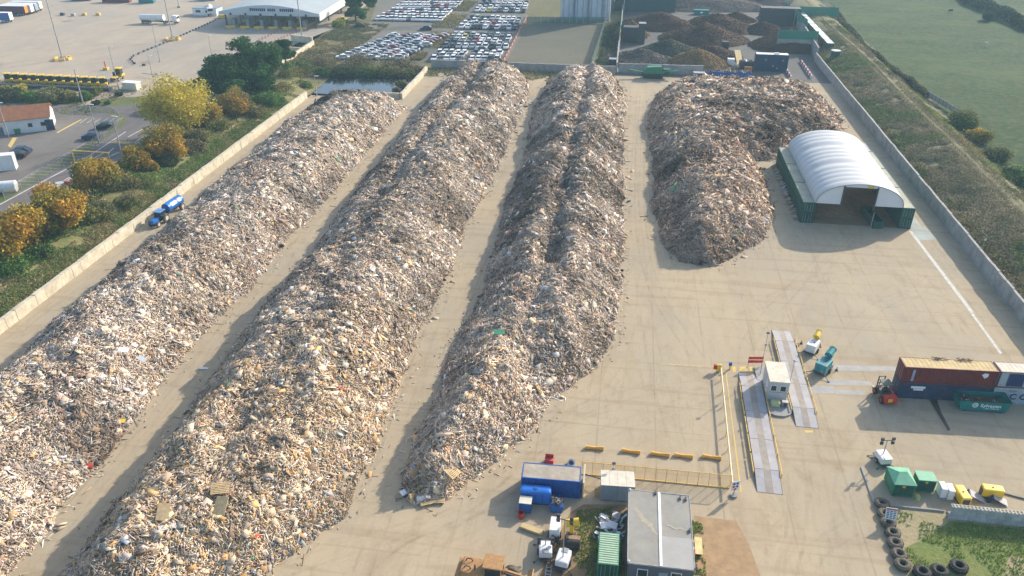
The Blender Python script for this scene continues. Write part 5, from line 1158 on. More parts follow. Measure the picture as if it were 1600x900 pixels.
scrub('field_margin', 'rough grass along the netted side wall', -9, -3, 268, 345, 10000, [(.2, .2, .1), (.14, .15, .07), (.1, .12, .06)], lambda x, y: x * 0, 8, .6, 1.2, .35)
scrub('verge_growth', 'weeds over the green verge left of the road', -240, -146, 196, 226, 14000, GRN + OLV, lambda x, y: x * 0, 9, .5, .6, .45)
for i, (p, q) in enumerate((((676, 50), (700, 76)), ((700, 22), (722, 45)), ((726, 2), (742, 18)), ((655, 84), (672, 95)))):
    a = G(*p); b_ = G(*q); scrub('lot_weeds', f"strip of tan weeds at the left end of {['second','third','fourth','nearest'][i]} car block", min(a.x, b_.x) - 1, max(a.x, b_.x) - 3, min(a.y, b_.y), max(a.y, b_.y), 2500, [(.3, .25, .1), (.22, .19, .08)], lambda x, y: x * 0, 20 + i, .7, .8, .2)

# ------------------------------------------------------------------ cars
CARC = {'white': (.78, .78, .78), 'silver': (.44, .45, .47), 'black': (.015, .015, .018), 'grey': (.11, .115, .125), 'dark blue': (.02, .04, .10), 'red': (.35, .03, .02), 'yellow': (.55, .50, .12)}
def car_mesh(col, suv=False):
    b = MB(); h = 1.0 if not suv else 1.12; H = 1.45 if not suv else 1.68
    side = [(-2.2, .3), (-2.24, .62), (-2.1, .92), (-1.2, h * .95), (1.55, h), (2.15, h * .96), (2.22, .55), (2.15, .3)]
    b.prism([(x, z) for x, z in side], -.88, .88, 'y', 0)
    def lvl(z): return z
    cabin = [(-1.25, h * .93), (-.55, H - .03), (.95, H), (1.95 if suv else 1.75, h * .96)]
    n = len(cabin); vs = []
    for s, k in ((-1, 0), (1, 1)):
        for x, z in cabin: vs.append((x, s * (.82 if z < h + .1 else .64), z))
    b._add(vs, [(0, 1, 2, 3), (4, 7, 6, 5)], 1); b._add(vs, [(0, 4, 5, 1), (2, 6, 7, 3)], 1)
    b._add([(-.72, -.66, H - .05), (-.72, .66, H - .05), (1.15, .66, H + .012), (1.15, -.66, H + .012)], [(0, 1, 2, 3)], 0)
    for x in (-1.38, 1.35):
        for y in (-.9, .72): b.cyl((x, y, .32), (x, y + .18, .32), .32, n=10, m=2)
    for y in (-.7, .4): b.box(-2.27, -2.2, y, y + .3, .62, .78, 3)
    for y in (-.78, .55): b.box(2.2, 2.25, y, y + .22, .66, .85, 4)
    return b
m_lampw = mat('lamp_glass', (.7, .7, .7), .2, .02); m_lampr = mat('tail_lamp', (.3, .02, .02), .3, .02)
CM = {}
for c, v in CARC.items():
    m, nt_, b_ = _new(c.replace(' ', '_') + '_car_paint', .35, 0, .5); b_.inputs['Base Color'].default_value = (*v, 1)
    for s in (0, 1):
        o = car_mesh(c, s).build('car_proto', [m, m_glass, m_black, m_lampw, m_lampr]); CM[c, s] = o.data; bpy.data.objects.remove(o)
def car(px, py, rz, c, suv, label, group=None, name='parked_car', pos=None):
    o = bpy.data.objects.new(name, CM[c, suv]); C.objects.link(o); p = pos or G(px, py); o.location = (p[0], p[1], .03); o.rotation_euler = (0, 0, rz); o.scale = (1.08,) * 3; return tag(o, label, 'car', group)
cr = random.Random(4); spots = []
ordn = ['first', 'second', 'third', 'fourth', 'fifth', 'sixth', 'seventh', 'eighth', 'ninth', 'tenth', 'eleventh', 'twelfth', 'thirteenth', 'fourteenth']
def lot(block, c00, c10, c01, c11, nu, nv, rz, jit, wts, skip=.04):
    A, B_, Cc, D = [G(*q) for q in (c00, c10, c01, c11)]
    for j in range(nv):
        for i in range(nu):
            if cr.random() < skip: continue
            u = i / (nu - 1); v = j / max(1, nv - 1); p = A * (1 - u) * (1 - v) + B_ * u * (1 - v) + Cc * (1 - u) * v + D * u * v
            c = cr.choices(list(CARC), wts)[0]; spots.append((p.x + cr.uniform(-jit, jit), p.y + cr.uniform(-jit, jit), rz + cr.uniform(-.05, .05), c, int(cr.random() < .35), f"{c} car in the {ordn[j]} row of the {block}"))
lot('car block nearest the pond', (536, 92), (622, 93), (616, 58), (692, 58), 5, 13, R(8), .25, (34, 30, 10, 14, 8, 5, 0), .02)
lot('small car block behind the grey wall', (678, 94), (776, 95), (687, 85), (781, 86), 11, 3, R(92), .3, (48, 22, 14, 10, 3, 3, 0), .06)
lot('large middle car block', (697, 74), (790, 76), (712, 56), (796, 58), 10, 5, R(92), .15, (42, 16, 22, 12, 4, 2, 3), .02)
lot('third car block from the wall', (722, 44), (805, 46), (738, 30), (811, 32), 10, 4, R(92), .15, (46, 14, 24, 10, 4, 2, 1), .02)
lot('farthest right car block', (746, 18), (818, 19), (757, 5), (823, 6), 9, 4, R(92), .15, (44, 16, 26, 8, 4, 1, 1), .02)
lot('left far block of white cars', (592, 31), (688, 33), (615, 19), (702, 20), 15, 4, R(92), .15, (80, 6, 8, 2, 1, 3, 0), .02)
nmain = len(spots)
for sp in spots[:300]: car(0, 0, sp[2], sp[3], sp[4], sp[5], 'cars parked in the storage lots', pos=(sp[0], sp[1]))
rest = spots[300:]; spots = []
lot('x', (622, 12), (712, 12), (655, -6), (730, -6), 14, 6, R(92), .15, (78, 6, 8, 3, 1, 3, 0), .02)
rest += spots; bb = MB()
for sp in rest:
    src = CM[sp[3], sp[4]]; Mx = Matrix.Translation((sp[0], sp[1], .03)) @ Matrix.Rotation(sp[2], 4, 'Z')
    keys = list(CARC); off = keys.index(sp[3]); o0 = len(bb.v); bb.v += [tuple(Mx @ v.co) for v in src.vertices]
    for p in src.polygons: bb.f.append([q + o0 for q in p.vertices]); bb.m.append({0: off, 1: 7, 2: 8, 3: 0, 4: 5}[p.material_index]); bb.sm.append(False)
o = bb.build('parked_cars', [CM[c, 0].materials[0] for c in CARC] + [m_glass, m_black], fix=False); tag(o, 'mass of mostly white cars in the farthest left storage block', 'cars', kind='stuff')
car(666, 47, R(6), 'black', 1, 'black car driving alone where the lot roads meet')
car(752, 80, R(4), 'grey', 1, 'dark grey van-like car parked crossways between two car blocks')
car(561, 44, R(20), 'black', 1, 'small dark car at the end of the side road by the conifers')
for (px, py, c, lab, a) in ((27, 246, 'black', 'black car nearer the road, beside the white container', 10), (34, 240, 'dark blue', 'dark car with a bright lamp behind the black one', 8), (145, 217, 'dark blue', 'dark blue car parked by the lamp post at the car park edge', 10), (165, 201, 'black', 'black car parked in the bay nearest the curved fence', 14)):
    o = car(px, py, R(a), c, 1, lab)
# ------------------------------------------------------------------ tractor with tank trailer
tr = T('farm_tractor', 'blue tractor driving along the lane beside the cream wall', 'tractor', G(250, 349), R(-95))
MB().box(.2, 2.3, -.42, .42, .75, 1.55, bev=.1).build('bonnet', m_brightblue, tr); MB().box(-1.6, 2.2, -.35, .35, .5, .8).build('chassis', m_dark, tr)
cc_ = MB().box(-1.35, .25, -.72, .72, 1.0, 2.45).build('cab', m_glass, tr); MB().box(-1.5, .4, -.82, .82, 2.45, 2.6, bev=.04).build('cab_roof', mat('light_blue', (.12, .25, .5), .5), cc_)
for y in (-.75, .75): MB().box(-1.6, -.3, y - .28, y + .28, 1.45, 1.6).build('mudguard', m_brightblue, tr)
for y in (-.95, .95): wheel(tr, (-.95, y, .88), .88, .48, 'y', m_hub); wheel(tr, (1.6, y * .9, .58), .58, .36, 'y', m_hub)
tt_ = T('tank_trailer', 'blue cylindrical tank trailer with white lettering panel towed by the tractor', 'trailer', G(272, 331), R(-95))
MB().cyl((-2.6, 0, 1.75), (2.3, 0, 1.75), .98, n=20).build('tank', m_brightblue, tt_); MB().cyl((2.3, 0, 1.75), (2.75, 0, 1.75), .98, .55, 20).build('front_dome', m_blue, tt_)
MB().box(-2.7, 3.6, -.3, .3, .6, .8).build('chassis', m_dark, tt_)
b = MB()
for (x0, x1) in ((-1.9, -.9), (-.4, 1.4)):
    for s in (1, -1):
        for k_ in range(4):
            a0 = R(12 + k_ * 11) ; a1 = R(12 + (k_ + 1) * 11); b._add([(x0, s * 1.0 * math.cos(a0), 1.75 + 1.0 * math.sin(a0)), (x1, s * 1.0 * math.cos(a0), 1.75 + 1.0 * math.sin(a0)), (x1, s * 1.0 * math.cos(a1), 1.75 + 1.0 * math.sin(a1)), (x0, s * 1.0 * math.cos(a1), 1.75 + 1.0 * math.sin(a1))], [(0, 1, 2, 3)])
o = b.build('white_lettering_panel', m_letter, tt_)
for y in (-.95, .95): wheel(tt_, (-1.6, y, .72), .72, .5, 'y', m_hub)
# ------------------------------------------------------------------ left: buildings and car park
A = G(83.5, 203); B_ = G(7, 211); Cq = G(95, 185); hx = A - B_; LW = hx.length; ang = math.atan2(hx.y, hx.x); DP = 8.5
ho = T('roadside_building', 'white building with an orange-brown pitched roof beside the car park', 'building', B_, ang); He, Hr = 3.6, 6.0
MB().prism([(0, 0), (DP, 0), (DP, He), (DP / 2, Hr - .15), (0, He)], .1, LW - .1, 'x').build('wall', mat('white_render', (.62, .64, .64), .8, .06, .4, dirt=(.45, .45, .42), dirtamt=.4), ho)
m_tile = mat('orange_tile', (.30, .13, .065), .85, .15, .8, dirt=(.2, .12, .08), dirtamt=.5)
MB().prism([(-.35, He - .12), (DP / 2, Hr), (DP + .35, He - .12), (DP + .35, He), (DP / 2, Hr + .14), (-.35, He)], -.2, LW + .2, 'x').build('roof', m_tile, ho)
for (x, w_) in ((LW * .52, 1.0), (LW * .78, 1.2)):
    f = MB().box(x, x + w_, -.05, -.002, 1.4, 2.4).build('window', m_dark, ho); MB().box(x + .08, x + w_ - .08, -.08, -.052, 1.5, 2.3).build('pane', m_glass, f)
f = MB().box(LW * .87, LW * .87 + 2.0, -.05, -.002, 0, 2.9).build('door', m_navy, ho); MB().box(LW * .87 + .2, LW * .87 + .3, -.1, -.052, 1, 1.2).build('handle', m_steel, f)
for k_ in range(4): MB().box(LW - .098, LW - .05, 1.0 + k_ * 1.8, 1.8 + k_ * 1.8, .4, 2.9).build('wall_panel', mat('pale_panel' + str(k_), (.66, .66, .62), .7), ho)
for i, (px, py, mm, lab) in enumerate(((34, 208, m_yel, 'left one of two yellow bins by the white building'), (41.5, 207, m_yel, 'right one of two yellow bins by the white building'), (24, 210, m_green2, 'green bin left of the yellow bins'), (65, 204.5, m_ochre, 'dull yellow bin near the building door'))):
    t = T('wheeled_bin', lab, 'bin', G(px, py), ang, 'bins against the white building'); MB().prism([(0, .1), (-.1, 1.2), (1.3, 1.2), (1.2, .1)], 0, 1.0, 'y').build('body', mm, t); MB().box(-.12, 1.32, -.05, 1.05, 1.2, 1.3).build('lid', mm, t); MB().box(.1, 1.1, .1, .9, 0, .1).build('base', m_black, t)
container('white_container', 'white container standing at the left edge of the car park', G(-24, 270), R(26), 6.5, 2.5, 3.6, m_white, m_white, m_white, fine=False, ribs=False)
t = T('white_tank', 'pale horizontal tank at the corner of the car park fence', 'tank', G(-16, 306), R(24)); MB().cyl((0, 1.2, 1.3), (5.2, 1.2, 1.3), 1.25, n=20).build('tank', m_white, t); MB().box(.3, 5, .4, 2.0, 0, .35).build('cradle', m_dark, t)
# car park bays and road paint
A = G(20, 288); B_ = G(136, 222)
for i in range(15):
    p = A.lerp(B_, i / 14); d = (B_ - A).normalized(); n_ = Vector((d.y, -d.x, 0)); q = [p, p + d * .18, p + d * .18 + n_ * 4.4, p + n_ * 4.4]; flat('bay_line', [(v.x, v.y) for v in q], .012, m_paintline)
flat('bay_line', [(v.x, v.y) for v in (A, B_, B_ + Vector((-.1, .2, 0)), A + Vector((-.1, .2, 0)))], .016, m_paintline)
for i in range(6):
    p = G(124 + i * 11, 192.5 - i * .3); q = G(136 + i * 11, 184.5 - i * .1); flat('bay_line', [(p.x, p.y), (p.x + .2, p.y), (q.x + .2, q.y), (q.x, q.y)], .012, m_paintline)
flat('yellow_marking', gp((88, 207), (126, 186.5), (128, 187), (90, 208)), .012, m_paintyel); flat('yellow_marking', gp((12, 228), (20, 215), (27, 215), (17, 231)), .012, m_paintyel); flat('yellow_marking', gp((8, 260), (13, 252), (15, 252.5), (10, 261)), .012, m_paintyel)
A = G(-10, 327); B_ = G(121, 256)
flat('edge_line', [(v.x, v.y) for v in gp((-20, 331), (60, 288), (125, 254), (197, 206), (196, 205.4), (124, 253), (59, 287), (-20, 329.4))], .008, m_paintline)
for (a, b2) in (((56, 308), (114, 277)), ((25, 323), (34, 318)), ((78, 298), (95, 289)), ((100, 282), (118, 272)), ((120, 266), (140, 256)), ((145, 248), (162, 239)), ((150, 262), (172, 250)), ((168, 246), (185, 237)), ((200, 214), (226, 200)), ((205, 225), (228, 212)), ((168, 240), (178, 231))):
    a = G(*a); b2 = G(*b2); n_ = Vector((-(b2 - a).y, (b2 - a).x, 0)).normalized() * .16; flat('lane_line', [(v.x, v.y) for v in (a - n_, b2 - n_, b2 + n_, a + n_)], .008, m_paintline)
p = G(172, 244); flat('arrow_marking', [(p.x + x, p.y + y) for x, y in ((0, 0), (.3, 0), (1.4, 4.5), (2.1, 4.2), (1.6, 7), (.4, 5), (1.0, 4.8))], .008, m_paintline)
p = G(58, 296); flat('arrow_marking', [(p.x + x, p.y + y) for x, y in ((0, 0), (.35, -.1), (2.2, 3.5), (2.9, 3.0), (2.8, 5.6), (1.0, 4.4), (1.7, 4.0))], .008, m_paintline)
for i in range(8): p = G(172 + i * 5, 223.5 + i * .3); flat('hatch_marking', [(p.x, p.y), (p.x + .5, p.y), (p.x + .9, p.y + 1.8), (p.x + .4, p.y + 1.8)], .008, m_paintyel)
flat('concrete_path', gp((120, 165), (133, 166), (196, 142), (184, 141)), .004, M['apron'])
# fence round the car park
fpts = [G(*q) for q in ((8, 312), (60, 283), (118, 250), (160, 220), (183, 205), (189, 192), (180, 181), (160, 176), (120, 174))]
cf = T('wire_fence', 'thin grey post fence curving round the car park', 'fence', (0, 0, 0)); k = 0
wm, wnt_, wbb = _new('chain_link', .6, .3); wbb.inputs['Base Color'].default_value = (.2, .21, .2, 1); wbb.inputs['Alpha'].default_value = .18
for a, b2 in zip(fpts[:-1], fpts[1:]):
    n = max(1, int((b2 - a).length / 4)); 
    for i in range(n): p = a.lerp(b2, i / n); MB().cyl((p.x, p.y, 0), (p.x, p.y, 2.1), .05, n=5).build('post', m_steel, cf)
    d = b2 - a; q = MB(); q.bar(a + Vector((0, 0, 1.05)), b2 + Vector((0, 0, 1.05)), .02, 2.0); q.build('mesh_panel', wm, cf)
# height barrier
hb = T('height_barrier', 'yellow goalpost height barrier across the road', 'barrier', G(121, 268), R(52)); A = G(121, 268); B_ = G(158, 262)
for q in (0, 9): MB().cyl((q, 0, 0), (q, 0, 5), .09, n=8).build('post', m_yel, hb)
MB().box(-.3, 9.3, -.07, .07, 4.95, 5.15).build('crossbar', m_yel, hb)
hb.rotation_euler = (0, 0, R(0))
t = T('traffic_machine', 'small machine with a yellow dome and white base beside the height barrier', 'machine', G(121, 290)); MB().box(-.8, .8, -.8, .8, .2, 1.3, bev=.1).build('base', m_white, t); MB().ball((0, 0, 1.8), .75, 1, 1, .8).build('dome', m_yel, t); MB().box(-2.8, -.8, -.4, .4, .2, 1.0).build('red_panel', mat('faded_red', (.45, .14, .12), .7), t)
# posts and masts
def lamp(label, px, py, h, r=.14, mast=False, tiltx=0):
    t = T('lighting_mast' if mast else 'street_lamp', label, 'lighting mast' if mast else 'street lamp', G(px, py)); MB().cyl((0, 0, 0), (tiltx, 0, h), r * 1.5, r * .7, n=8).build('pole', m_steel, t)
    if mast:
        MB().torus((0, 0, h), 1.2, .12, 14, 6).build('lamp_ring', m_steel, t); MB().cyl((0, 0, 0), (0, 0, .8), .8, n=10).build('base', m_greyc, t)
        for k_ in range(8):
            a = k_ * math.pi / 4; MB().box(-.3, .3, -.2, .2, -.3, .1, 0, Matrix.Translation((1.4 * math.cos(a), 1.4 * math.sin(a), h)) @ Matrix.Rotation(a, 4, 'Z')).build('floodlight', m_dark, t)
    else: MB().box(tiltx - .1, tiltx + 1.2, -.12, .12, h - .05, h + .1).build('lamp_head', m_white, t); MB().cyl((0, 0, 0), (0, 0, .3), .3, n=8).build('base', m_greyc, t)
    return t
lamp('very tall lighting mast with yellow guards, nearest the yellow tractors', 98, 93, 30, .17, True)
lamp('very tall lighting mast at the bend of the barrier line', 270, 62, 30, .17, True)
lamp('very tall lighting mast right of the terminal canopy', 472, 59, 30, .17, True)
lamp('tall mast far behind the white tanker', 280, 12, 24, .15, True)
lamp('grey street lamp on the grass by the building', 130, 162, 10); lamp('thin street lamp on the concrete island', 186, 140, 13, .1); lamp('thin street lamp behind the barrier bend', 250, 97, 14, .09); lamp('thin street lamp beside the dark pines', 334, 103, 10, .09)
lamp('street lamp at the fence corner of the car park', 155, 224, 10, .12); lamp('street lamp rising from the bank shrubs beside the road', 193, 252, 11, .12); lamp('street lamp standing on the pond corner of the boundary wall', 495, 150, 6, .12); lamp('thin street lamp by the apron gate', 245, 150, 12, .08); lamp('street lamp at the corner of the white building', 14, 214, 9, .1)
for i, (px, py) in enumerate(((98, 93), (270, 62))):
    t = T('mast_guard', ['ring of yellow blocks round the mast nearest the yellow tractors', 'yellow blocks round the mast at the barrier bend'][i], 'guard block', G(px, py))
    for k_ in range(6): a = k_ * math.pi / 3; MB().box(-.9, .9, -.35, .35, 0, .8, 0, Matrix.Translation((2.6 * math.cos(a), 2.6 * math.sin(a), 0)) @ Matrix.Rotation(a + 1.57, 4, 'Z')).build('block', m_ochre, t)
# row of yellow terminal tractors
def tug():
    t = T('terminal_tractor', 'x', 'tractor', (0, 0, 0), 0, 'yellow terminal tractors in a row')
    MB().box(-2.6, 2.6, -.6, .6, .6, .95).build('chassis', m_dark, t); MB().box(.9, 2.7, -1.15, 1.15, .7, 1.35, bev=.08).build('bonnet', m_yel, t)
    c_ = MB().box(.5, 2.2, -1.0, .5, 1.36, 2.9).build('cab', m_glass, t); MB().box(.35, 2.35, -1.15, .65, 2.9, 3.1, bev=.05).build('cab_roof', m_yel, c_)
    MB().box(-2.5, -.4, -.55, .55, .95, 1.2).build('fifth_wheel', m_yel, t); MB().box(-.2, .3, .2, 1.0, .95, 2.2).build('air_stack', m_dark, t)
    for x in (-1.6, 1.7):
        for y in (-1.0, 1.0): wheel(t, (x, y, .52), .52, .4, 'y', m_steel, n=10)
    return t
tg = tug()
for i in range(12):
    p = G(17 + i * 13.35, 127.5 + i * .62); o = tg if i == 0 else dup(tg); o.location = (p.x, p.y, 0); o.rotation_euler = (0, 0, R(-62)); o['label'] = f"yellow terminal tractor parked {ordn[i]} from the left edge of the row"
o = dup(tg); p = G(184, 125); o.location = (p.x, p.y, 0); o.rotation_euler = (0, 0, R(100)); o['label'] = 'yellow terminal tractor standing apart at the right end of the row'; o.scale = (1.1, 1.1, 1.15)
A = G(-30, 134); B_ = G(174, 142); b = MB(); b.bar(A + Vector((0, 0, .5)), B_ + Vector((0, 0, .5)), 2.0, 1.0); tag(b.build('low_dark_strip', m_dark), 'low dark strip running below the row of yellow tractors', 'wall')  # raised dark bar filling the dark band in front of the tractor row
t = T('red_vehicle', 'small red flatbed shape half hidden in the verge bushes', 'vehicle', G(13, 156)); MB().box(-1.6, 1.6, -.8, .8, .5, 1.3, bev=.1).build('body', m_red, t); MB().box(-.8, .8, -.7, .7, 1.3, 1.8, bev=.1).build('cab', m_red, t)
for x in (-1, 1):
    for y in (-.8, .8): wheel(t, (x, y, .35), .35, .2, 'y', n=10)
t = T('road_roller_sign', 'red and white warning post on a yellow base on the apron', 'marker', G(166, 109)); MB().cyl((0, 0, .8), (0, 0, 2.8), .16).build('post', m_red, t); MB().box(-.8, .8, -.5, .5, 0, .8, bev=.1).build('base', m_yel, t)
t = T('site_kiosk', 'small pale kiosk beside the apron gate', 'kiosk', G(207, 140), R(-4)); MB().box(-2.4, 2.4, -1.2, 1.2, 0, 2.3).build('wall', m_roofpale, t); MB().box(-2.6, 2.6, -1.4, 1.4, 2.3, 2.45).build('roof', m_white, t)
b = MB(); A = G(222, 119); B_ = G(268, 125); b.bar(A + Vector((0, 0, 1)), B_ + Vector((0, 0, 1)), .1, .2); tag(b.build('gate_barrier', m_steel), 'grey barrier bar across the apron exit', 'barrier')
# barrier line on the apron
lb = MB().box(-.55, .55, -.22, .22, 0, .6, bev=.05).build('barrier_block', m_dark); path = [G(*q) for q in ((345, 28), (320, 40), (262, 66), (225, 81), (209, 88), (204, 94), (210, 100), (225, 102.5), (246, 103))]
first = True; k = 0
for seg_i, (a, b2) in enumerate(zip(path[:-1], path[1:])):
    n = max(1, int((b2 - a).length / 2.6))
    for i in range(n):
        o = lb if first else lb.copy()
        if not first: C.objects.link(o)
        first = False; p = a.lerp(b2, i / n); o.location = p; o.rotation_euler = (0, 0, math.atan2((b2 - a).y, (b2 - a).x)); k += 1
        tag(o, ['dark barrier block in the straight line from the terminal canopy', 'dark barrier block between the canopy line and the mast', 'dark barrier block in the line just past the mast', 'dark barrier block where the line begins to bend', 'dark barrier block on the tight bend', 'dark barrier block on the tight bend', 'dark barrier block in the short return line', 'dark barrier block at the end of the return line'][seg_i], 'barrier block', 'barrier blocks on the apron')
# ------------------------------------------------------------------ terminal canopy
tc = T('terminal_canopy', 'large pale canopy with a curved white fascia over yellow toll islands', 'canopy', G(345, 42), math.atan2((G(500, 46) - G(345, 42)).y, (G(500, 46) - G(345, 42)).x)); LW = (G(500, 46) - G(345, 42)).length; D = 60
m_can = mat('canopy_grey', (.36, .40, .41), .6, .05, .2)
prof = [(x, 6.0 + 3.0 * math.sin(math.pi * x / LW)) for x in np.linspace(0, LW, 17)]
MB().prism([(0, 4.9)] + [(LW, 4.9)] + [(x, z) for x, z in prof[::-1]], 0, .5, 'y').build('fascia', mat('canopy_fascia', (.5, .54, .56), .6, .04), tc)
MB().prism([(x, z - .3) for x, z in prof] + [(x, z + .02) for x, z in prof[::-1]], .5, D, 'y').build('roof', m_can, tc)
MB().box(LW, LW + .3, .5, D, 3.2, 6.2).build('side_fascia', m_white, tc)
b = MB()
for (w0, n) in ((.32, 8), (.50, 4), (.62, 7)):
    for i in range(n): x = LW * w0 + i * .85; b.box(x, x + .62, -.08, -.002, 6.6, 7.7)
b.build('lettering', m_navyletter, tc)
for i in range(7):
    x = 2 + i * (LW - 4) / 6
    for y in (1.5, 18, 36): MB().box(x - .25, x + .25, y, y + .5, 0, 5.2).build('column', m_dark, tc)
for i in range(6): x = 2 + (i + .5) * (LW - 4) / 6; MB().box(x - .35, x + .35, -.5, -.1, 4.9, 5.7).build('signal_lamp', m_dark, tc)
for i in range(6):
    t = T('toll_island', f"yellow-edged toll island with booth, {ordn[i]} from the left under the canopy", 'toll island', tc.matrix_basis @ Vector((4 + i * (LW - 6) / 6, -3, 0)), tc.rotation_euler.z, 'toll islands under the canopy')
    MB().box(0, 1.6, 0, 16, 0, .3).build('kerb', m_ochre, t); MB().box(.1, 1.5, 5, 8, .3, 2.9).build('booth', m_greypanel, t); MB().box(-1.4, 2.6, 2.0, 2.4, .0, .8).build('barrier', m_yel, t)
for i in range(9): 
    p = tc.matrix_basis @ Vector((LW + 3, 4 + i * 4.5, 0)); MB().box(-.1, .1, -.1, .1, 0, 0); o = MB().box(-.6, .6, -.3, .3, 0, 1.0).build('yellow_guard', m_yel); o.location = p; tag(o, f"yellow guard block beside the canopy side, {ordn[i]} from the front corner", 'guard block', 'guard blocks beside the canopy')
t = T('gate_shed', 'low white shed left of the terminal canopy', 'shed', G(302, 24), R(0)); MB().box(0, 11, 0, 6, 0, 3).build('wall', m_white, t); MB().box(-.2, 11.2, -.2, 6.2, 3, 3.2).build('roof', m_greypanel, t)
for x in (1.5, 6): MB().box(x, x + 2.2, -.06, -.002, 1.3, 2.3).build('window', m_glass, t)
def truck(name, label, px, py, rz, kind):
    t = T(name, label, 'truck', G(px, py), rz); MB().box(-4, 3.4, -.5, .5, .7, 1.0).build('chassis', m_dark, t)
    c_ = MB().box(1.6, 3.7, -1.2, 1.2, 1.0, 3.4, bev=.12).build('cab', m_white, t); MB().box(3.68, 3.74, -1.05, 1.05, 2.1, 3.0).build('windscreen', m_glass, c_)
    if kind == 'mixer': MB().cyl((-3.6, 0, 3.3), (-1.6, 0, 2.9), .7, 1.5, 16).build('drum', m_white, t); MB().cyl((-1.6, 0, 2.9), (1.2, 0, 2.2), 1.5, .9, 16).build('drum_front', m_white, t)
    if kind == 'tank': MB().cyl((-12.3, 0, 2.4), (-2.2, 0, 2.4), 1.25, n=20).build('tank', m_white, t); MB().box(-12, -1.5, -.5, .5, .8, 1.1).build('trailer_chassis', m_dark, t)
    for x in ((-3, -1.9, 2.7) if kind != 'tank' else (-11.3, -10.1, -8.9, -1.9, 2.7)):
        for y in (-1.05, 1.05): wheel(t, (x, y, .5), .5, .35, 'y', n=10)
    return t
truck('tanker_truck', 'white tanker truck crossing the apron', 266, 37, R(4), 'tank'); truck('mixer_truck', 'white concrete mixer truck beside the terminal canopy', 329, 23, R(-60), 'mixer'); truck('lorry', 'dark lorry leaving under the right end of the canopy', 478, 32, R(-160), 'box')
o = MB().box(-1.4, 1.4, -1, 1, 0, 1.4, bev=.3).build('yellow_skip', m_yel); o.location = G(347, 28); tag(o, 'yellow rounded box by the left end of the canopy', 'box')
for i in range(22):
    a = G(405 + (i % 11) * 4.8, 64 - (i % 11) * 2.4 if i < 11 else 68 - (i % 11) * 2.0); o = MB().cyl((0, 0, 0), (0, 0, .9), .22, .08, 8).build('traffic_cone', m_red); o.location = a + Vector((4 if i >= 11 else 0, 0, 0)); tag(o, f"small red cone in the {'nearer' if i >= 11 else 'farther'} line on the apron below the canopy", 'cone', 'red cones on the apron')
# cream walled bay by the pines
a = G(440, 100); 
for nm, p, q, h in (('left', (447, 72), (432, 88), 2.6), ('back', (456, 64), (489, 68), 2.4), ('right', (490, 70), (440, 103), 1.6), ('inner', (453, 78), (474, 80), 1.2)):
    A, B_ = G(*p), G(*q); block_wall('storage_bay_wall', f"{dict(left='left side', back='rear side', right='right side', inner='inner divider')[nm]} wall of the cream open bay near the pines", (A.x, A.y), (B_.x, B_.y), h, .6, m_cream)
# parked trailers top left
cols = [('blue', m_blue, m_white), ('maroon', mat('plum_paint', (.10, .02, .06), .5), m_orange), ('white', m_white, m_white), ('blue-ended', m_blue, m_greypanel), ('cream', m_white, m_roofpale)]
for i, (px, py, L) in enumerate(((17, 36, 12), (41, 25, 13), (50, 23, 13), (57, 21, 13), (63.5, 18, 13))):
    c_ = cols[i]; p = G(px, py); t = T('parked_trailer', f"{c_[0]} box trailer parked {ordn[i]} from the front in the corner group", 'trailer', p, R(5), 'trailers parked in the corner')
    MB().box(-L, 0, 0, 2.5, 1.1, 4.0).build('box_body', c_[1], t); MB().box(.0, .06, .05, 2.45, 1.15, 3.95).build('rear_door', c_[2], t); MB().box(-L, 0, .02, 2.48, 4.0, 4.08).build('roof', m_white, t)
    for x in (-1.2, -2.4, -3.6):
        for y in (.3, 2.2): wheel(t, (x, y, .5), .5, .3, 'y', n=10)
for i, (px, py, L, mm, lab) in enumerate(((160, 4, 13, m_maroon, 'maroon container on the far apron'), (217, 5, 7, m_teal, 'teal container beside the far mast'), (112, 1, 9, m_navy, 'navy container at the top edge above the nearest mast'), (310, 1, 8, m_greypanel, 'grey container at the top edge left of the canopy'))):
    container('far_container', lab, G(px, py), R(6), L, 2.5, 2.9, mm, m_white, mm, fine=False, ribs=False)
for i, (px, py, lab) in enumerate(((98, 24, 'tiny navy van on the apron near the corner trailers'), (115, 25, 'grey post box on the apron'), (132, 24, 'small ochre block on the apron, left one'), (154, 24, 'small ochre block on the apron, right one'))):
    o = MB().box(-.9, .9, -.6, .6, 0, 1.1, bev=.12).build('apron_box', m_navy if i == 0 else (m_steel if i == 1 else m_ochre)); o.location = G(px, py); tag(o, lab, 'box')
# ------------------------------------------------------------------ far middle: silos and dark building
for i, (x, r_) in enumerate(((-25.6, 3.1), (-19.6, 3.1), (-13.6, 3.1), (-9.0, 1.6))):
    t = T('storage_silo', ['leftmost pale storage silo', 'second pale storage silo from the left', 'third pale storage silo, stained at its foot', 'slim white silo at the right end of the silo row'][i], 'silo', (x, 355 - i * .3, 0), 0, 'tall pale silos'); mm = mat('silo_white%d' % i, (.52, .56, .60), .7, .07, .3, dirt=(.25, .27, .29), dirtamt=.6)
    MB().cyl((0, 0, .4), (0, 0, 24), r_, n=28, m=0).build('shell', mm, t); b = MB()
    for k_ in range(8): a = k_ * math.pi / 4 + .2; b.box(-.12, .12, -.06, .06, .4, 24, 0, Matrix.Translation((r_ * 1.01 * math.cos(a), r_ * 1.01 * math.sin(a), 0)) @ Matrix.Rotation(a + 1.57, 4, 'Z'))
    b.build('seam_strip', m_greyc, t); MB().cyl((0, 0, 0), (0, 0, .4), r_ + .3, n=24).build('plinth', m_greyc, t)
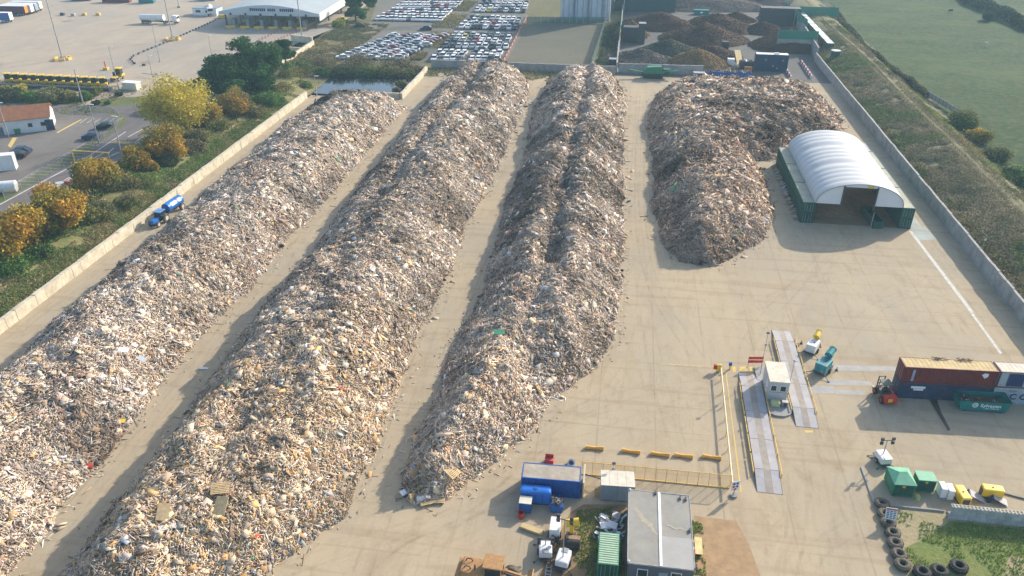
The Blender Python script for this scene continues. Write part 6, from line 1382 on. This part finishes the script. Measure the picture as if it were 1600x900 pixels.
t = T('dark_shed', 'long dark green industrial shed behind the compost heaps', 'shed', (-6, 376, 0)); MB().box(0, 27, 0, 26, 0, 12).build('wall', mat('dark_teal_cladding', (.03, .075, .075), .7, .12, .2), t); MB().prism([(-.3, 12), (13.5, 14.5), (27.3, 12), (27.3, 12.2), (13.5, 14.8), (-.3, 12.2)], -.3, 26.3, 'y').build('roof', m_dark, t); MB().box(4, 4.4, -.3, -.01, 0, 12).build('downpipe', m_steel, t)
t = T('link_shed', 'narrow dark shed between the silos and the green shed', 'shed', (-12, 372, 0)); MB().box(0, 5.4, 0, 12, 0, 9).build('wall', m_greywall, t); MB().box(-.1, 5.5, -.1, 12.1, 9, 9.3).build('roof', m_dark, t)
# fences of the gravel field
for (p, q, lab) in (((823, 36), (946, 37), 'dark mesh fence at the back of the gravel field'), ((946, 37), (924, 105), 'pale green mesh fence down the right side of the gravel field')):
    A, B_ = G(*p), G(*q); t = T('site_fence', lab, 'fence', A, math.atan2((B_ - A).y, (B_ - A).x)); L = (B_ - A).length
    mm, n_, bb_ = _new('fence_mesh', .6); bb_.inputs['Base Color'].default_value = (.10, .20, .18, 1); bb_.inputs['Alpha'].default_value = .5; MB().box(0, L, -.02, .02, .1, 2.6).build('mesh_panel', mm, t)
    for i in range(int(L / 3) + 1): MB().cyl((i * 3, 0, 0), (i * 3, 0, 2.7), .05, n=5).build('post', m_steel, t)
b = MB(); A, B_ = G(787, 97), G(822, 30); 
for i in range(14): p = A.lerp(B_, i / 13); b.bar(p + Vector((0, 0, .5)), A.lerp(B_, (i + .7) / 13) + Vector((0, 0, .5)), .25, .8)
tag(b.build('red_barrier_line', mat('faded_orange_red', (.45, .2, .15), .7)), 'faded red barrier line between the car blocks and the gravel field', 'barrier')
# ------------------------------------------------------------------ compost yard
def mound(label, px, py, rx, ry, h, cols, seed, ang=0, n=2500, name='compost_heap', rough=.5, chips=.24):
    rx *= 1.3; ry *= 1.25; h *= 1.12; p = G(px, py); m_ = land_mat('mound_mat', (cols[0], cols[1], cols[2], cols[0]), (.2, .6, 2), (1, .6, .5)); nn = 40; V = []; r = np.random.default_rng(seed)
    xs = np.linspace(-1.15, 1.15, nn); X, Y = np.meshgrid(xs, xs); d = np.sqrt(X ** 2 + Y ** 2) + .25 * (fbm(X * 2 + seed, Y * 2, seed, 3) - .5); Z = h * np.clip(1 - d, 0, 1) ** .9 * (1 + .25 * (fbm(X * 4 + seed, Y * 4, seed + 3, 3) - .5)); Z = np.where(d < 1, Z, -.3)
    ca, sa = math.cos(ang), math.sin(ang); U = X * rx; W_ = Y * ry; V = np.stack([(U * ca - W_ * sa).ravel(), (U * sa + W_ * ca).ravel(), Z.ravel() + rough * .3 * (r.random(nn * nn) - .5) * (Z.ravel() > .2)], 1)
    i = np.arange(nn * (nn - 1)).reshape(nn - 1, nn)[:, :nn - 1].ravel(); o = npmesh(name, V, np.stack([i, i + 1, i + nn + 1, i + nn], 1), m_, smooth=True); o.location = (p.x, p.y, 0); tag(o, label, 'heap')
    if chips:
        a = r.uniform(0, 6.28, n); q = np.sqrt(r.random(n)) * .97; x = q * np.cos(a); y = q * np.sin(a); dd = np.sqrt(x * x + y * y) + .25 * (fbm(x * 2 + seed, y * 2, seed, 3) - .5); z = h * np.clip(1 - dd, 0, 1) ** .9 * (1 + .25 * (fbm(x * 4 + seed, y * 4, seed + 3, 3) - .5)); ux_, uy_ = x * rx, y * ry
        P = np.stack([ux_ * ca - uy_ * sa, ux_ * sa + uy_ * ca, z + .08], 1); N = np.tile((0, 0, 1.0), (n, 1)); l = r.uniform(.3, 1.3, n) * chips * 2; D_ = np.stack([l, l * r.uniform(.15, .6, n), np.full(n, .12)], 1)
        tint = np.array(cols)[r.integers(0, len(cols), n)] * r.uniform(.75, 1.2, (n, 1)); c_ = frag_mesh('loose_chips', P, N, D_, tint, o); c_['kind'] = 'stuff'
    return o
BR = [(.085, .046, .03), (.105, .058, .037), (.065, .038, .026)]; TN = [(.22, .14, .06), (.16, .095, .045), (.26, .17, .08)]; GY = [(.09, .075, .065), (.12, .10, .088), (.06, .052, .045), (.16, .14, .125)]; DG = [(.06, .07, .045), (.09, .09, .06), (.05, .055, .04)]
mound('brown compost heap in front of the dark green shed', 1030, 42, 15, 9, 5.5, BR, 1); mound('small tan heap spilling over the dark hopper', 985, 56, 6, 6, 5.5, TN, 2); mound('broad dark brown heap in the middle of the compost yard', 1098, 62, 14, 11, 6.0, BR, 3)
mound('brown heap behind the broad middle heap', 1120, 45, 13, 10, 6.0, BR, 4); mound('tan striped sawdust cone behind the rear wall', 1090, 104, 9.5, 8, 5.5, TN, 5); mound('grey-brown shredded heap along the rear wall', 1000, 97, 12, 9, 4.0, GY, 6, rough=1)
mound('dark green-black brush heap between shredded heap and sawdust cone', 1045, 84, 10, 8, 4.8, DG, 7, rough=1); mound('brown heap just behind the sawdust cone', 1110, 88, 9, 8, 3.5, BR, 8); mound('large dark heap in the bay below the green screen', 1232, 74, 12, 9, 6.0, BR, 9)
mound('dark heap at the left of the upper bay', 1192, 50, 7, 6, 4.0, BR, 10); mound('far pinkish waste heap along the top of the yard', 1090, 10, 30, 12, 5.5, GY + [(.2, .12, .1)], 11, rough=1); mound('far waste heap in the upper right of the yard', 1190, 8, 22, 10, 5, GY + [(.2, .12, .1)], 12, rough=1); mound('small brown heap beside the teal far skip', 1150, 32, 7, 6, 3, BR, 13); mound('pale far heap behind the upper bay wall', 1225, 30, 9, 6, 4, GY, 14)
def simplebox(name, label, px, py, L, W, H, mt, rz=0, cat='container', roof=None, z=0):
    t = T(name, label, cat, G(px, py) + Vector((0, 0, z)), rz); MB().box(0, L, 0, W, .1, H).build('body', mt, t); MB().box(-.05, L + .05, -.05, W + .05, H, H + .12).build('roof', roof or mt, t); MB().box(.2, L - .2, .2, W - .2, 0, .1).build('base', m_dark, t); return t
simplebox('dark_hopper', 'black hopper box below the small tan heap', 973, 66, 5.5, 4, 5.5, m_dark, cat='hopper'); simplebox('dark_hopper', 'tall dark tower with a pale top beside the black hopper', 996, 69, 2.6, 3, 7.5, m_dark, cat='hopper', roof=m_greypanel)
simplebox('black_tower', 'narrow black machine standing in the compost yard road', 1127, 82, 2.4, 3, 3.6, m_black, cat='machine')
t = container('navy_store', 'large navy double-height store beside the red and white barriers', G(1178, 111), R(0), 10.6, 3.0, 5.6, m_navyb if 'm_navyb' in globals() else mat('store_navy', (.02, .05, .10), .6, .1, .5), m_white, m_navy, fine=True, ribs=False, cat='store')
for (x, z) in ((3.0, 3.6), (8.6, 3.5), (5.6, 1.6), (7.0, .9)): MB().box(x, x + .6, -.05, .0, z, z + .5).build('vent', m_greypanel, t)
MB().box(6, 7.6, 1, 2, 5.58, 5.9).build('roof_unit', m_white, t)
for k_, (px, py, L, mm, lab) in enumerate(((1104, 124, 14, m_blue, 'long navy-blue skip piled with scrap behind the brown heap'), (1155, 108, 6, m_navy, 'short blue open container of waste beside the navy store'))):
    t = T('scrap_skip', lab, 'skip', G(px, py), R(2)); b = MB(); b.box(0, L, 0, .12, .1, 2.4); b.box(0, L, 2.3, 2.42, .1, 2.4); b.box(0, .12, .12, 2.3, .1, 2.4); b.box(L - .12, L, .12, 2.3, .1, 2.4); b.box(.12, L - .12, .12, 2.3, .1, 1.7); b.build('body', mm, t); MB().box(.3, L - .3, .3, 2.1, 0, .1).build('base', m_dark, t)
    b = MB()
    for q in range(130): a = random.uniform(0, 3.1); x = random.uniform(.3, L - .5); y = random.uniform(.2, 2.2); b.bar((x, y, random.uniform(1.7, 2.9)), (x + .7 * math.cos(a), y + .5 * math.sin(a), random.uniform(1.8, 3.1)), random.uniform(.1, .4), .1, random.choice((0, 1, 2, 2, 3)))
    tag(b.build('scrap_load', [m_board, m_lino, m_dark, m_steel]), 'mixed scrap standing proud of the ' + ('long navy-blue skip' if k_ == 0 else 'short blue container'), 'scrap', kind='stuff'); o = [x for x in bpy.data.objects if x.name.startswith('scrap_load')][-1]; o.location = t.location; o.rotation_euler = t.rotation_euler
simplebox('orange_box', 'orange box below the short blue container', 1163, 113, 2.4, 1.4, 1.6, m_orange, cat='box'); simplebox('white_cab', 'white machine cab beside the sandy plank slope', 1136, 106, 2.2, 2, 2.8, m_white, cat='machine cab'); 
b = MB(); A = G(1150, 92); B_ = G(1157, 108); b.bar(A + Vector((0, 0, 3.0)), B_ + Vector((0, 0, .6)), 2.0, .3); tag(b.build('conveyor_slope', m_roofsand), 'sandy sloping conveyor beside the blue skips', 'conveyor')
# green screening machine
g = T('screening_machine', 'green mobile screening machine with folded conveyors in front of the rear wall', 'screener', (2.6, 260.2, 0), R(3))
MB().box(3, 12, -.9, .9, .9, 1.6).build('chassis', m_green, g); MB().prism([(4, 1.6), (5, 3.6), (9.5, 3.9), (10.5, 1.6)], -1.1, 1.1, 'y').build('hopper', m_green2, g)
for (p, q, nm) in (((3.8, 0, 1.8), (-.6, 0, 2.5), 'tail_conveyor'), ((11, 0, 1.8), (15.2, 0, 2.6), 'fines_conveyor'), ((9, -1.2, 2.0), (13, -1.2, 2.9), 'side_conveyor')): b = MB(); b.bar(p, q, 1.0, .25); b.bar((p[0], p[1] - .5, p[2] + .25), (q[0], q[1] - .5, q[2] + .25), .1); b.build(nm, m_green2, g)
MB().box(10.2, 12.2, -1, 1, 1.6, 3.0).build('engine_box', m_green, g)
for s in (-1, 1): b = MB(); b.prism([(4.2, .05), (9.8, .05), (10.2, .5), (9.8, .9), (4.2, .9), (3.8, .5)], s * 1.0 - .25, s * 1.0 + .25, 'y'); b.build('track', m_black, g)
simplebox('grey_machine', 'grey engine block beside the green screener and navy skip', 1083, 123, 3.6, 2.0, 1.8, m_steel, cat='machine'); simplebox('black_tank', 'black round-topped tank where the two concrete walls meet', 951, 107, 2.8, 2.4, 3.0, m_black, cat='tank', roof=m_greypanel)
# red/white water barriers
for k_, (p, q, n, lab) in enumerate((((1225, 106), (1236, 124), 8, 'shorter run beside the navy store'), ((1251, 97), (1268, 123), 12, 'longer run nearer the boundary wall'))):
    A, B_ = G(*p), G(*q); L = (B_ - A).length / n; ang = math.atan2((B_ - A).y, (B_ - A).x)
    for i in range(n):
        o = MB().prism([(-.3, 0), (-.12, 1.0), (.12, 1.0), (.3, 0)], .03, L - .03, 'x').build('traffic_barrier', m_red if i % 2 == 0 else m_white); c_ = A.lerp(B_, i / n); o.location = c_; o.rotation_euler = (0, 0, ang)
        tag(o, f"{'red' if i % 2 == 0 else 'white'} traffic barrier, {ordn[i]} block of the {lab}", 'barrier', 'red and white barriers')
# container row beyond the wall and green screens
for i in range(9):
    p = Vector((72.0, 303 + i * 7.2, 0)); t = container('roofed_container', f"pale-roofed green container outside the wall, {ordn[i]} from the near end of its row", p + Vector((2.5, 0, 1.0)), R(90), 6.9, 2.5, 3.0, m_green, m_white, m_green, 'row of green containers beyond the wall', fine=False, ribs=False)
t = T('outer_tank', 'black tank with a pale lid outside the wall', 'tank', (72.5, 291, .8)); MB().cyl((0, 0, 0), (0, 0, 3.2), 1.6, n=18).build('shell', m_green, t); MB().cyl((0, 0, 3.2), (0, 0, 3.4), 1.65, n=18).build('lid', m_steel, t)
o = MB().box(-.8, .8, -.5, .5, .8, 1.6, bev=.1).build('red_tarp', m_red); o.location = (71.5, 286, 0); tag(o, 'small red box beside the black tank outside the wall', 'box')
mg, ng, bg2 = _new('green_netting', .7); bg2.inputs['Base Color'].default_value = (.035, .24, .16, 1); bg2.inputs['Alpha'].default_value = .8
def screen(lab, a, b2, z0, z1):
    a = Vector(a); b2 = Vector(b2); t = T('debris_net', lab, 'net', a, math.atan2((b2 - a).y, (b2 - a).x), 'green nets over the bay walls'); L = (b2 - a).length; MB().box(0, L, -.04, .04, z0, z1).build('netting', mg, t)
    n = max(2, int(L / 5))
    for i in range(n + 1): MB().cyl((i * L / n, .08, 0), (i * L / n, .08, z1), .07, n=5).build('post', m_steel, t)
screen('green net across the big dark heap in the bay', (55, 306, 0), (69, 306, 0), 4.4, 7.4); screen('green net at the top right of the compost yard', (68, 362, 0), (88, 362, 0), 2.6, 6.5); screen('narrow green net along the boundary wall beside the upper bay', (69.5, 330, 0), (67.5, 372, 0), 4.0, 7.0); screen('green net above the left side wall of the compost yard', (-2.3, 300, 0), (-2.3, 345, 0), 3.2, 5.6)
block_wall('bay_wall', 'dark wall under the green net behind the bay heap', (55, 306.5), (69, 306.5), 4.4, .4, m_greyc); block_wall('bay_wall', 'brown wall below the top right green net', (68, 362.5), (88, 362.5), 2.6, .4, m_board); simplebox('upper_bay', 'dark bay block behind the smaller green net', 1186, 40, 16, 5, 7, m_dark, cat='bay')
t = T('far_skip', 'teal skip in front of the far waste heap', 'skip', G(1085, 23)); MB().prism([(0, 0), (-.4, 2), (6.4, 2), (6, 0)], 0, 2.4, 'y').build('body', m_teal, t); MB().box(2.4, 3.6, -.05, -.01, .7, 1.3).build('logo', m_letter, t)
# livestock in the field
def grazer(label, px, py, rz, mt):
    t = T('grazing_horse', label, 'horse', G(px, py) + Vector((0, 0, -.2)), rz); b = MB(); b.ball((0, 0, 1.15), .45, 1.9, .75, .85); b.ball((-.55, 0, 1.2), .4, 1, .8, 1); b.cyl((.7, 0, 1.3), (1.25, 0, .7), .22, .14, 8); b.ball((1.4, 0, .5), .17, 1.7, .8, .8)
    for x, y in ((-.65, -.2), (-.65, .2), (.6, -.2), (.6, .2)): b.cyl((x, y, 1.0), (x - .05, y, .5), .12, .07, 6); b.cyl((x - .05, y, .5), (x, y, 0), .07, .05, 6)
    b.cyl((-.95, 0, 1.3), (-1.1, 0, .6), .06, .03, 6); b.build('body', mt, t)
grazer('pale horse grazing in the middle of the green field', 1540, 71, R(20), mat('pale_coat', (.6, .56, .48), .8)); grazer('dark horse grazing farther away in the green field', 1485, 19, R(200), mat('dark_coat', (.04, .03, .03), .8))
tallpost('thin_post', 'thin pale post beside the tall boundary wall', 68.0, 141, 3.4, .06, 'cam', 'post')
# individual finds lying on the lanes and on the nearest heap end
def pallet(lab, px, py, z, rot):
    t = T('wood_pallet', lab, 'pallet', G(px, py, z)); 
    for i in range(7): MB().box(-.6, .6, -.5 + i * .145, -.4 + i * .145, .12, .145).build('slat', m_wood, t)
    for x in (-.55, 0, .45): MB().box(x, x + .1, -.5, .5, 0, .119).build('bearer', m_wood, t)
    t.rotation_euler = rot; t.scale = (1.6, 1.5, 1.6)
pallet('yellowish pallet lying flat at the very tip of the tapering windrow', 683, 780, .1, (0, 0, .1)); pallet('pallet lying by the flat one at the windrow tip', 668, 783, .1, (0, .05, .5)); pallet('pallet standing on edge left of the windrow tip', 647, 776, .3, (1.2, .2, 1.3)); pallet('pallet half buried in the lower slope of the tip', 706, 738, 1.8, (.5, .2, 1.2)); pallet('slatted pallet on the crest of the longest windrow', 344, 764, 6.4, (.2, .1, .4))
for i, (px, py, z, sx, sy, c_, rot, lab) in enumerate(((655, 735, 2.0, 2.4, 1.2, m_board, (.7, -.2, .8), 'large brown board leaning on the tip of the windrow'), (687, 757, 1.2, 2.0, .5, m_board, (.2, .2, .1), 'long brown door panel near the windrow tip'), (630, 770, .5, .8, .7, m_white, (.3, .2, 1), 'white and navy bag at the left of the windrow tip'), (305, 367, 6.0, 1.8, .9, m_greypanel, (.3, .1, .6), 'blue-grey sheet on the pale windrow beside the tractor lane'), (318, 576, .05, 1.3, .4, m_white, (0, 0, .1), 'pale strip lying on the lane between the first two windrows'), (193, 547, 6.2, 1.3, .9, m_white, (.1, .2, .2), 'bright white bag on the pale windrow'), (222, 561, 5.0, 1.5, .7, m_white, (.2, .1, -.4), 'white sheet just below the bright white bag'), (780, 519, 6.2, 1.6, 1.0, m_green2, (.2, .1, .3), 'green plastic sheet on the crest of the tapering windrow'), (255, 800, 6.6, 1.2, 1.8, m_wood, (.5, .2, .3), 'tan board on the longest windrow near its wide end'), (345, 790, 6.6, 1.2, 1.9, m_wood, (.6, .1, .1), 'pale plywood sheet standing up on the wide end of the longest windrow'), (262, 824, 6.0, 1.8, .6, m_lino, (.3, .3, .8), 'blue-grey crumpled cover on the wide windrow end'), (452, 720, 5.0, 1.4, 1.0, m_orange, (.3, .2, .2), 'orange-tan sheet on the sunlit side of the longest windrow'), (190, 658, .9, .9, .6, m_yel, (.3, .2, .4), 'yellow scrap at the foot of the pale windrow'), (700, 700, 3.4, 1.0, .5, m_orange, (.5, .2, 1.2), 'small orange plank upright on the tapering windrow'))):
    o = MB().box(-sx / 2, sx / 2, -sy / 2, sy / 2, 0, .1).build('loose_sheet', c_); o.location = G(px, py, z); o.rotation_euler = rot; tag(o, lab, 'sheet')
